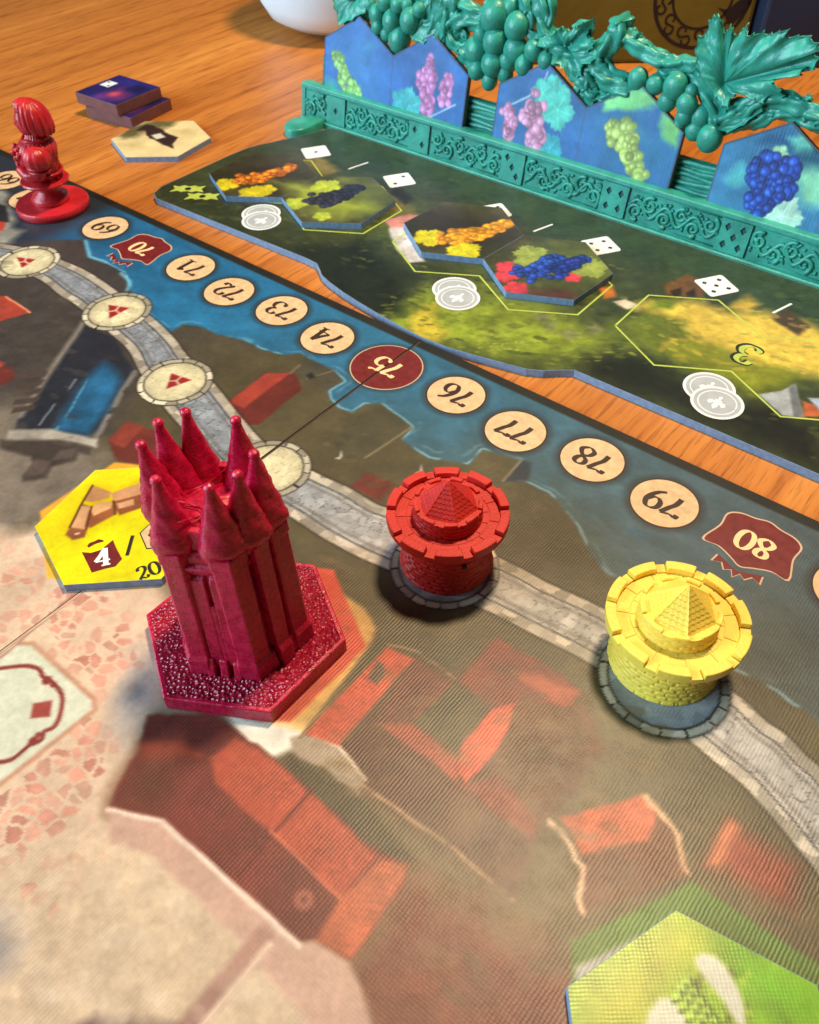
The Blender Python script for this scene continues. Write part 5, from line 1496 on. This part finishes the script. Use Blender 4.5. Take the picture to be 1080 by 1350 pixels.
def paint_t3(X, Y):
    cv = base_tile(X, Y, (74, 140, 178)); T = lambda q: [tp(a, b, C3) for a, b in q]
    cv.poly(T([(1000, 185), (1040, 170), (1075, 200), (1070, 220), (1040, 200)]), (36, 92, 130), soft=.25, warp=.2)
    cv.poly(T([(1050, 195), (1080, 190), (1100, 230), (1060, 225)]), (40, 96, 120), soft=.25, warp=.2)
    cv.poly(T([(1035, 185), (1060, 175), (1085, 190), (1070, 200), (1050, 198)]), (120, 206, 190), soft=.15, warp=.2)
    cv.poly(T([(955, 235), (975, 215), (990, 240), (970, 245)]), (104, 196, 200), soft=.2, warp=.2)
    cv.poly(T([(1045, 225), (1090, 225), (1090, 270), (1055, 270)]), (150, 216, 180), soft=.25, warp=.25)
    a = tp(1030, 284, C3); cv.leaf(a[0], a[1], .8, 0, (190, 226, 206), 3)
    a = tp(1028, 203, C3); cv.leaf(a[0], a[1], .32, 0, (180, 226, 180), 6)
    cv.grapes(T([(1015, 222), (1010, 240), (1005, 258), (998, 276)]), .20, .78, (54, 96, 196), 120, 22, 1.5)
    cv.grapes(T([(1030, 216), (1038, 235), (1030, 255)]), .20, .62, (54, 92, 190), 80, 23, 1.5)
    return rim(cv)
tile_standing(C1, 'standing blue double hexagon tile with pale green and pink grapes at rack end', paint_t1)
tile_standing(C2, 'standing blue double hexagon tile with pink and yellow-green grapes and leaf sprays', paint_t2)
tile_standing(C3, 'standing teal double hexagon tile with a dark blue grape bunch', paint_t3)

# ------------------------------------------------------------------ crimson cathedral
M_crim = resin('crimson_resin', (194, 5, 58), rough=(.14, .46))
M_glit = resin('crimson_glitter_resin', (160, 3, 40), rough=(.22, .4), bump=.06, glitter=True)
cath = empty('cathedral_piece', (4.40, -10.73, 0), 'translucent crimson cathedral playing piece with eight pinnacles on a hexagon base', 'game piece')
HB = .45
MB().prism(hexa(0, 0, 2.52), 0, HB, bev=.03).build('base', M_crim, cath)
MB().prism(hexa(0, 0, 2.40), HB - .05, HB + .012).build('base_top', M_glit, cath)
def hex_body(prof):
    mb = MB()
    return mb.lathe([(r, z) for r, z in prof], 6, Matrix.Rotation(math.radians(30), 4, 'Z'))
hex_body([(1.50, HB + .01), (1.48, HB + .30), (1.40, HB + .36), (1.25, 4.0), (1.32, 4.12), (1.32, 4.35), (1.24, 4.45)]).build('body', M_crim, cath, bevel=.03)
def ring(z0, z1, ro, ri):
    a = hexa(0, 0, ro); b = hexa(0, 0, ri); mb = MB()
    vs_ = [(x, y, z0) for x, y in a] + [(x, y, z1) for x, y in a] + [(x, y, z1) for x, y in b] + [(x, y, z0) for x, y in b]
    fs = []
    for i in range(6):
        j = (i + 1) % 6
        fs += [(i, j, 6 + j, 6 + i), (6 + i, 6 + j, 12 + j, 12 + i), (12 + i, 12 + j, 18 + j, 18 + i)]
    return mb.add(vs_, fs)
ring(4.3, 5.0, 1.20, 1.0).build('parapet', M_crim, cath, bevel=.03)
def bump_fn(s): 
    return lambda a, t: .10 * math.sin(3 * a + s) * math.sin(2 * t) + .06 * math.sin(7 * a + 2 * t + s)
MB().ball((0, 0, 4.35), (.96, .96, .50), 28, 14, fn=bump_fn(1)).build('roof_mound', M_crim, cath, smooth=180)
def wob(p, a, sd): return p
angs = [30, 90, 150, 210, 270, 330, 0, 180]
rnd = random.Random(12)
for k, ad in enumerate(angs):
    a = math.radians(ad)
    R_ = (1.42 if k < 6 else 1.30) + (.08 if ad in (0, 30) else 0)
    M_ = Matrix.Rotation(a, 4, 'Z')
    mb = MB(); vs_ = []; fs = []
    if k < 6:
        # corner pier: two faces that follow the walls on either side
        for (ro, z, ln) in ((R_ + .26, HB + .01, .50), (R_ + .24, .95, .48), (R_ + .16, 1.1, .44), (R_ + .06, 4.15, .42), (R_ + .10, 4.22, .46), (R_ + .08, 4.5, .44)):
            V = np.array((ro * math.cos(a), ro * math.sin(a)))
            e1 = np.array((math.cos(a + 2 * math.pi / 3), math.sin(a + 2 * math.pi / 3))) * ln; e2 = np.array((math.cos(a - 2 * math.pi / 3), math.sin(a - 2 * math.pi / 3))) * ln
            for q in (V, V + e1, V * .72 + e1, V * .6, V * .72 + e2, V + e2): vs_.append((q[0], q[1], z))
        for q in range(5):
            for i in range(6):
                j = (i + 1) % 6
                fs.append((6 * q + i, 6 * q + j, 6 * q + 6 + j, 6 * q + 6 + i))
        fs += [(5, 4, 3, 2, 1, 0), tuple(30 + i for i in range(6))]
        mb.add(vs_, fs)
    else:
        w = .20
        prof = [(R_ + .20, HB + .01), (R_ + .18, 1.0), (R_ + .10, 1.15), (R_ + .04, 4.25), (R_ + .05, 4.5)]
        for (ro, z) in prof: vs_ += [(R_ - .45, -w, z), (ro, -w * .92, z), (ro, w * .92, z), (R_ - .45, w, z)]
        for q in range(len(prof) - 1):
            for i in range(4):
                j = (i + 1) % 4
                fs.append((4 * q + i, 4 * q + j, 4 * q + 4 + j, 4 * q + 4 + i))
        fs += [(3, 2, 1, 0), tuple(4 * (len(prof) - 1) + i for i in range(4))]
        mb.add(vs_, fs, M_)
    mb.build('corner_pier' if k < 6 else 'buttress', M_crim, cath, bevel=.03)
    # tapering pinnacle with a flared foot, crockets and a finial
    Rf = (.98 if k < 6 else .90) + (.08 if ad in (0, 30) else 0)
    cx, cy = Rf * math.cos(a), Rf * math.sin(a)
    T_ = Matrix.Translation((cx, cy, 0)) @ Matrix.Rotation(math.radians(30), 4, 'Z')
    hh = 6.24 + rnd.uniform(-.06, .08)
    tip = (1.14 if ad not in (90, 270) else 1.02) - Rf
    pr = []
    for i in range(27):
        z = 4.25 + (hh - 4.25) * i / 26
        t = (z - 4.68) / (hh - 4.68)
        r = .40 * max(0, 1 - t) ** 1.12 + .085 if t > 0 else .34 + .145 * (z - 4.25) / .43
        r *= 1 + .03 * math.sin(i * 2.6) * (t > .05)
        pr.append((r, z))
    pb_ = MB().lathe(pr, 24, T_, fn=lambda q, z, i: (.085 * max(0, math.cos(3 * q)) ** 2 + .022 * math.sin(11 * z + 5 * q)) * (1.05 - i / 27))
    pb_.v = [(x + math.cos(a) * tip * ((z - 4.25) / 2.0), y + math.sin(a) * tip * ((z - 4.25) / 2.0), z) for x, y, z in pb_.v]
    pin = pb_.build('pinnacle', M_crim, cath, smooth=60)
    MB().ball((cx + math.cos(a) * tip, cy + math.sin(a) * tip, hh + .02), (.12, .12, .11), 10, 7).build('finial', M_crim, pin, smooth=180)
# traceried windows on the six faces
for k in range(6):
    a = math.radians(60 * k)
    M_ = Matrix.Rotation(a, 4, 'Z')
    d = 1.27
    d = 1.19
    def taper(x, z): return x - .05 * (z - HB)
    def panel(name, y0, y1, z0, z1, o0, o1, top=0.0):
        vs_ = [(d - .2, y0, z0), (taper(d, z0) + o0, y0, z0), (taper(d, z0) + o0, y1, z0), (d - .2, y1, z0), (d - .2, y0, z1 + top), (taper(d, z1) + o1, y0, z1), (taper(d, z1) + o1, y1, z1), (d - .2, y1, z1 + top)]
        return MB().add(vs_, [(3, 2, 1, 0), (4, 5, 6, 7), (0, 1, 5, 4), (1, 2, 6, 5), (2, 3, 7, 6), (3, 0, 4, 7)], M_).build(name, M_crim, cath, bevel=.03)
    if k not in (0, 3):
        panel('wall_panel', -.30, .02, .80, 3.65, .17, .18, .25)
        panel('wall_panel', .12, .34, .80, 3.65, .17, .18, .25)
        panel('wall_panel', .0, .14, .80, 2.85, .165, .17, .1)
    else:
        for sg in (-1, 1): panel('wall_panel', sg * .48 - .13, sg * .48 + .13, .80, 3.6, .12, .12, .25)
    for y in (-.42, -.10, .22):
        panel('plinth_block', y, y + .20, HB + .01, .98 + .05 * math.sin(k * 2 + y * 7), .30, .22, .1)
    panel('cornice', -.46, .46, 3.85, 4.08, .16, .24, .15)
# stray threads of print filament
rnd = random.Random(6)
for k in range(9):
    a = rnd.uniform(0, 6.28); b = a + rnd.uniform(1.2, 2.6)
    p = [(1.1 * math.cos(a), 1.1 * math.sin(a), 4.8 + rnd.uniform(0, .6)), (.4 * math.cos((a + b) / 2), .4 * math.sin((a + b) / 2), 4.85 + rnd.uniform(0, .2)), (1.1 * math.cos(b), 1.1 * math.sin(b), 4.8 + rnd.uniform(0, .7))]
    MB().tube(smoothpath(p, 6), .014, 5).build('filament_thread', M_crim, cath)

# ------------------------------------------------------------------ round towers
def tower(loc, rot, mat, mat_floor, label, H):
    """H scales the heights; profile measured on the photograph"""
    r = empty('tower_piece', (loc[0], loc[1], 0), label, 'game piece', None, rot)
    zr = H['rim']; rr = H['rimr']; rb = H['body']
    rowh = .135
    def stones(a, z, k):
        row = math.floor(z / rowh); fz = z / rowh - row
        nb = 26
        t = a / (2 * math.pi) * nb + .5 * (row % 2) + .22 * math.sin(row * 5.1 + math.floor(a * 3))
        ft_ = t - math.floor(t)
        e = min(fz, 1 - fz) * rowh; f = min(ft_, 1 - ft_) * (2 * math.pi * rb / nb)
        m_ = min(e, f)
        h = _val[(int(math.floor(t)) * 17 + row * 71) & 511]
        return (-.022 if m_ < .025 else .012 * h)
    prof = []
    nz = 44
    for i in range(nz + 1):
        z = .01 + (zr - .12) * i / nz
        t = i / nz
        rad = rb + .05 * math.exp(-t * 9) - .07 * t + max(0, t - .72) ** 1.4 * 1.5 * (rr - rb)
        prof.append((rad, z))
    MB().lathe(prof, 208, fn=stones).build('body', mat, r, smooth=35)
    zf = zr + .10
    MB().lathe([(rb + .02, zr - .14), (rr - .06, zr - .04), (rr, zr + .02), (rr, zf), (rr - .02, zf + .012), (.6, zf + .012)], 72).build('platform', mat, r, smooth=30)
    # paving slabs of the wall walk
    ns = 20
    def sector(r0, r1, z0, z1, a0, a1, n=6):
        mb = MB(); vs_ = []; fs = []
        for i in range(n + 1):
            a = a0 + (a1 - a0) * i / n
            for rad, z in ((r0, z0), (r1, z0), (r1, z1), (r0, z1)):
                vs_.append((rad * math.cos(a), rad * math.sin(a), z))
        for i in range(n):
            for q in range(4):
                s_ = (q + 1) % 4
                fs.append((4 * i + q, 4 * i + 4 + q, 4 * i + 4 + s_, 4 * i + s_))
        fs += [(0, 1, 2, 3), (4 * n + 3, 4 * n + 2, 4 * n + 1, 4 * n)]
        return mb.add(vs_, fs)
    da = 2 * math.pi / 11
    me = sector(1.06, rr - .245, zf, zf + .035, .012, da - .012).mesh('paving_slab'); me.materials.append(mat_floor)
    for k in range(11): inst('paving_slab', me, r, rz=k * da + .1)
    da2 = 2 * math.pi / 16
    me = sector(.78, 1.04, zf, zf + .03, .012, da2 - .012).mesh('paving_slab'); me.materials.append(mat_floor)
    for k in range(16): inst('paving_slab', me, r, rz=k * da2)
    me = sector(rr - .235, rr + .012, zf, zf + .21, -.225, .225).mesh('merlon'); me.materials.append(mat)
    me2 = sector(rr - .225, rr + .004, zf, zf + .075, -.075, .075, 3).mesh('crenel_sill'); me2.materials.append(mat_floor)
    nm = 10
    for k in range(nm):
        o = inst('merlon', me, r, rz=2 * math.pi * k / nm)
        b = o.modifiers.new('bevel', 'BEVEL'); b.width = .025 * S; b.segments = 2
        inst('crenel_sill', me2, r, rz=2 * math.pi * (k + .5) / nm)
    # inner turret
    rt = H['turr']
    def st2(a, z, k):
        row = math.floor(z / .11); t = a / (2 * math.pi) * 18 + .5 * (row % 2)
        f = abs(t - round(t)) * .28; e = abs(z / .11 - round(z / .11)) * .11
        return -.018 if min(e, f) < .018 else .008 * _val[(int(t) * 31 + row * 7) & 511]
    zt = zf + H['turh']
    MB().lathe([(rt + .03 - .03 * i / 16, zf + .02 + (zt - zf) * i / 16) for i in range(17)], 120, fn=st2).build('turret', mat, r, smooth=35)
    me = sector(rt - .10, rt + .015, zt - .01, zt + .085, -.20, .20, 4).mesh('turret_merlon'); me.materials.append(mat)
    for k in range(9):
        o = inst('turret_merlon', me, r, rz=2 * math.pi * k / 9 + .2)
        b = o.modifiers.new('bevel', 'BEVEL'); b.width = .015 * S; b.segments = 1
    # faceted roof with fish scales
    def scales(a, z, k):
        t = (z - zt) / (H['apex'] - zt)
        sec = math.pi / 3
        fa = (a % sec) - sec / 2
        hexr = math.cos(sec / 2) / math.cos(fa)
        base = (rt - .08) * (1 - t)
        row = t * 9; fr = row - math.floor(row)
        ncol = max(4, int(34 * (1 - t * .75)))
        u = a / (2 * math.pi) * ncol + .5 * (math.floor(row) % 2)
        fu = abs(u - math.floor(u) - .5) * 2
        sc = .030 * (1 - fr) * (1 - fu ** 3)
        edge = .02 * math.exp(-((sec / 2 - abs(fa)) / .03) ** 2)
        return base * (hexr - 1) + (sc + edge) * (1 - t) ** .3 * (t < .97)
    MB().lathe([(max(.012, (rt - .08) * (1 - i / 60)), zt + (H['apex'] - zt) * i / 60) for i in range(61)], 144, fn=scales).build('roof', mat, r, smooth=40)
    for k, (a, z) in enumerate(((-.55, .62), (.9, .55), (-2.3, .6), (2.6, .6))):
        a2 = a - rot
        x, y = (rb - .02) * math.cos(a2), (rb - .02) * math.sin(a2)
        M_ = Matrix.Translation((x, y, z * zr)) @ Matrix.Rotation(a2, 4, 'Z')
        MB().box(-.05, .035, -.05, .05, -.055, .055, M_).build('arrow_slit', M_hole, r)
    return r
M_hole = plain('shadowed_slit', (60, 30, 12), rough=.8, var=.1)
M_red = plain('red_tower_plastic', (198, 36, 28), rough=.52, var=.08, sc=3, bump=.012, bsc=14, sss=.1, sssr=(1, .2, .15))
M_yel = plain('yellow_tower_plastic', (246, 213, 82), rough=.50, var=.05, sc=3, bump=.012, bsc=14, sss=.12, sssr=(1, .7, .2))
tower(RT, .35, M_red, M_red, 'red round tower piece with crenellated rim and cone roof on printed wall', dict(rim=1.62, rimr=1.55, body=1.20, turr=.86, turh=.44, apex=2.92))
tower(YT, .1, M_yel, M_yel, 'yellow round tower piece with crenellated rim and cone roof on printed wall', dict(rim=1.42, rimr=1.60, body=1.27, turr=.89, turh=.46, apex=2.80))

# ------------------------------------------------------------------ red bust pawn on the score track
M_pawn = plain('red_pawn_plastic', (196, 34, 44), rough=.36, var=.10, sc=2, bump=.02, bsc=6, sss=.15, sssr=(1, .2, .2), spec=.5)
pw = empty('bust_pawn', (-18.95, -.2, 0), 'red bust pawn with bobbed hair on a round base at the board edge', 'game piece')
MB().lathe([(1.50, 0), (1.54, .06), (1.54, .26), (1.50, .32), (1.30, .33), (.8, .35), (.2, .36)], 64).build('base', M_pawn, pw, smooth=35)
MB().lathe([(.78, .34), (.82, .48), (.74, .62), (.50, .78), (.42, .95), (.50, 1.10), (.62, 1.18)], 40).build('stem', M_pawn, pw, smooth=60)
MB().lathe([(.60, 1.14), (.98, 1.20), (1.02, 1.27), (.98, 1.33), (.5, 1.36)], 48).build('collar', M_pawn, pw, smooth=40)
ux, uy = .78, .63                                        # towards the window-averted side of the bust
vx, vy = -.63, .78
def sh_(o, k): return Matrix.Translation((ux * k, uy * k, 0))
FA = math.atan2(-.85, -.5)                               # the way the bust faces
def body_fn(a, z, k):
    f = math.cos(a - FA)
    t = (z - 1.3) / 2.0
    d = .10 * max(0, f) * math.sin(math.pi * min(1, max(0, t)))                # chest
    d += .10 * abs(math.sin(a - FA)) * math.exp(-((t - .62) / .22) ** 2)       # shoulders and upper arms
    d += .035 * math.sin(11 * a + 6 * z) * math.exp(-((t - .35) / .3) ** 2)    # folds
    d += .02 * math.sin(23 * a)
    return d
prof = [(.50, 1.32), (.62, 1.42), (.70, 1.6), (.74, 1.8), (.72, 2.0), (.70, 2.2), (.74, 2.45), (.76, 2.62), (.70, 2.80), (.54, 2.94), (.40, 3.04), (.35, 3.12), (.35, 3.45)]
m_ = MB().lathe(prof, 96, fn=body_fn)
m_.v = [(x + ux * .22 * (z - 1.3) / 2, y + uy * .22 * (z - 1.3) / 2, z) for x, y, z in m_.v]
bust = m_.build('bust', M_pawn, pw, smooth=180)
bx, by = ux * .2, uy * .2
def at(a, r, z): return (bx * (z - 1.3) / 2 + r * math.cos(FA + a), by * (z - 1.3) / 2 + r * math.sin(FA + a), z)
# puffed sleeves with a banded cuff, forearms brought to the front, posy, belt and ruff
def puff(a, t): return .05 * math.sin(9 * a) * math.sin(t)
for sg in (1, -1):
    sl = MB().ball(at(1.45 * sg, .76, 2.44), (.54, .54, .50), 40, 18, fn=puff).build('sleeve', M_pawn, bust, smooth=180)
    c0 = at(1.45 * sg, .76, 2.10)
    for z, r in ((2.16, .44), (1.98, .40)):
        MB().tube([(c0[0] + r * math.cos(2 * math.pi * i / 20), c0[1] + r * math.sin(2 * math.pi * i / 20), z) for i in range(21)], .055, 8).build('cuff_band', M_pawn, sl, smooth=180)
    P0 = smoothpath([at(1.45 * sg, .78, 2.15), at(1.35 * sg, .86, 1.82), at(.9 * sg, .92, 1.78), at(.35 * sg, .90, 1.98)], 5)
    MB().tube(P0, [.33 - .15 * i / len(P0) for i in range(len(P0))], 14, grooves=5, gd=.05).build('forearm', M_pawn, bust, smooth=180)
MB().tube([at(2 * math.pi * i / 30, .80, 1.66) for i in range(31)], .06, 8).build('belt', M_pawn, bust, smooth=180)
MB().tube(smoothpath([at(.5 * math.pi * i / 2, .50, 2.98 + .05 * (i % 2)) for i in range(8)], 5, True) + [at(0, .50, 2.98)], .085, 8, grooves=3, gd=.3, twist=9).build('ruff', M_pawn, bust, smooth=180)
rnd = random.Random(31)
for k in range(16):
    a = rnd.uniform(-.55, .55); z = rnd.uniform(1.95, 2.75)
    MB().ball(at(a, .88 + rnd.uniform(-.05, .08), z), rnd.uniform(.08, .14), 9, 6).build('posy_bud', M_pawn, bust, smooth=180)
hx_, hy_ = ux * .30, uy * .30
def face_fn(a, t):
    f = math.cos(a - FA)
    d = .12 * max(0, f) ** 14 * math.exp(-((t - 1.5) / .16) ** 2)               # nose
    d += .05 * max(0, f) ** 5 * math.exp(-((t - 1.80) / .12) ** 2)              # brow
    d += .05 * max(0, f) ** 6 * math.exp(-((t - .85) / .16) ** 2)               # chin
    d += .035 * max(0, f) ** 8 * math.exp(-((t - 1.15) / .08) ** 2)             # lips
    for s_ in (-1, 1): d -= .06 * math.exp(-((math.remainder(a - FA - s_ * .36, 6.283)) / .16) ** 2 - ((t - 1.66) / .10) ** 2)   # eye sockets
    return d
hd = MB().ball((hx_ - ux * .16, hy_ - uy * .16, 3.70), (.52, .52, .62), 40, 26, fn=face_fn).build('head', M_pawn, bust, smooth=180)
for s_ in (-1, 1):
    MB().ball((hx_ - ux * .16 + .475 * math.cos(FA + s_ * .36), hy_ - uy * .16 + .475 * math.sin(FA + s_ * .36), 3.78), .07, 10, 7).build('eye', M_pawn, hd, smooth=180)
def hair_fn(a, z, k):
    f = math.cos(a - FA)
    g = .045 * math.sin(17 * a + 3 * math.sin(z * 2)) + .03 * math.sin(31 * a + z)
    cut = -.30 * max(0, f - .55) * (z < 4.15)
    return g * (1 if z < 4.35 else .4) + cut
pr = [(.62, 3.22), (.80, 3.26), (.90, 3.40), (.93, 3.62), (.90, 3.86), (.84, 4.08), (.70, 4.28), (.48, 4.42), (.22, 4.49), (.04, 4.51)]
m_ = MB().lathe(pr, 96, fn=hair_fn, cap0=False)
m_.v = [(x * .76 + hx_ + ux * .05, y * .76 + hy_ + uy * .08, 3.3 + (z - 3.22) * .95 + .22 * (x * -ux + y * -uy)) for x, y, z in m_.v]
m_.build('hair', M_pawn, hd, smooth=180)

# ------------------------------------------------------------------ things standing at the back of the table
M_china = plain('white_glazed_china', (214, 232, 242), rough=.5, var=.04, spec=.5, sc=.3)  # pale blue tint stands in for reflected window light
q = bp(446, 34, TZ)
bw = empty('white_bowl', (q[0], q[1], TZ), 'white glazed bowl standing behind the turquoise rack', 'bowl')
MB().lathe([(1.9, 0), (2.0, .12), (1.95, .2), (3.3, .40), (4.3, .95), (4.8, 1.8), (5.05, 3.2), (5.15, 5.4), (5.1, 7.5), (4.98, 7.5), (4.95, 5.4), (4.4, 2.4), (2.5, .7), (.2, .5)], 72, cap1=True).build('bowl_body', M_china, bw, smooth=50)
M_gold = plain('olive_gold_card', (98, 82, 20), rough=.5, var=.14, sc=.25, bump=.02, bsc=2)
M_navy = plain('navy_card', (12, 34, 60), rough=.55, var=.2, sc=.2)
M_ring = plain('black_print', (14, 14, 18), rough=.5, var=.1)
EX = np.array([.778, .628]); EX = EX / np.linalg.norm(EX); EY = np.array([-EX[1], EX[0]])
g0 = bp(830, 84, TZ)
RZ = math.atan2(EX[1], EX[0])
gbx = empty('gold_box', (g0[0], g0[1], TZ), 'olive gold box with a black ornamental ring behind the rack', 'box', None, RZ)
def gx(px): 
    """local x on the front face for a photo column at mid height"""
    d = CR @ np.array([(px - 540) / FPX, (675 - 30) / FPX, -1.0])
    nrm = np.array([EY[0], EY[1], 0]); t = ((np.array([g0[0], g0[1], 0]) - CP) @ nrm) / (d @ nrm)
    h = CP + t * d
    return float((h[:2] - g0) @ EX), float(h[2] - TZ)
xl = gx(692)[0]; xr = gx(992)[0]
MB().box(xl, xr, 0, 6, 0.002, 16).build('box_body', M_gold, gbx, bevel=.25)
def face_pt(px, py):
    d = CR @ np.array([(px - 540) / FPX, (675 - py) / FPX, -1.0])
    nrm = np.array([EY[0], EY[1], 0]); t = ((np.array([g0[0], g0[1], 0]) - CP) @ nrm) / (d @ nrm)
    h = CP + t * d
    return float((h[:2] - g0) @ EX), float(h[2] - TZ)
rc = face_pt(928, -6); re_ = face_pt(862, -2); RR = abs(re_[0] - rc[0])
def fring(r0, r1, y):
    mb = MB(); n = 64
    vs_ = []
    for i in range(n):
        a = 2 * math.pi * i / n
        for r in (r0, r1): vs_.append((rc[0] + r * math.cos(a), y, rc[1] + r * math.sin(a)))
    return mb.add(vs_, [(2 * i, 2 * i + 1, (2 * i + 3) % (2 * n), (2 * i + 2) % (2 * n)) for i in range(n)])
rg = fring(RR * .93, RR * 1.0, -.012).build('printed_ring', M_ring, gbx)
fring(RR * .58, RR * .63, -.012).build('printed_ring', M_ring, gbx)
for k in range(12):
    a = 2 * math.pi * k / 12 + .2
    pts = []
    for i in range(33):
        t = i / 32 * 2 - 1
        th = t * 1.5 * math.pi
        r_ = RR * .105 * (1.1 - abs(t) * .55)
        s_ = 1 if t > 0 else -1
        u = RR * .78 + s_ * (RR * .075) + r_ * math.cos(th + math.pi) * s_; v = RR * .1 * s_ * .6 + r_ * math.sin(th) * 1.0
        pts.append((u, v))
    mb = MB(); vs_ = []; w = RR * .022
    for i, p in enumerate(pts):
        p0 = np.array(pts[max(0, i - 1)]); p1 = np.array(pts[min(32, i + 1)]); d = p1 - p0; d /= np.linalg.norm(d) + 1e-9
        for sg in (1, -1):
            qx, qz = p[0] - d[1] * w * sg, p[1] + d[0] * w * sg
            vs_.append((rc[0] + qx * math.cos(a) - qz * math.sin(a), -.012 - .0004 * i, rc[1] + qx * math.sin(a) + qz * math.cos(a)))
    mb.add(vs_, [(2 * i, 2 * i + 1, 2 * i + 3, 2 * i + 2) for i in range(32)])
    mb.build('printed_scroll', M_ring, rg)
bl = [face_pt(*p) for p in ((946, 10), (960, 13), (972, 2), (985, -6), (996, -14), (990, 6), (978, 20), (966, 32), (958, 28), (954, 18))]
MB().add([(a, -.012, b) for a, b in bl], [tuple(range(len(bl)))]).build('printed_motif', M_ring, gbx)
n0 = g0 + EX * (xr + .15) - EY * 1.2
nv = empty('navy_box', (n0[0], n0[1], TZ), 'dark navy box standing beside the gold box', 'box', None, RZ)
MB().box(0.0, 14, 0, 6, 0.002, 15).build('box_body', M_navy, nv, bevel=.2)
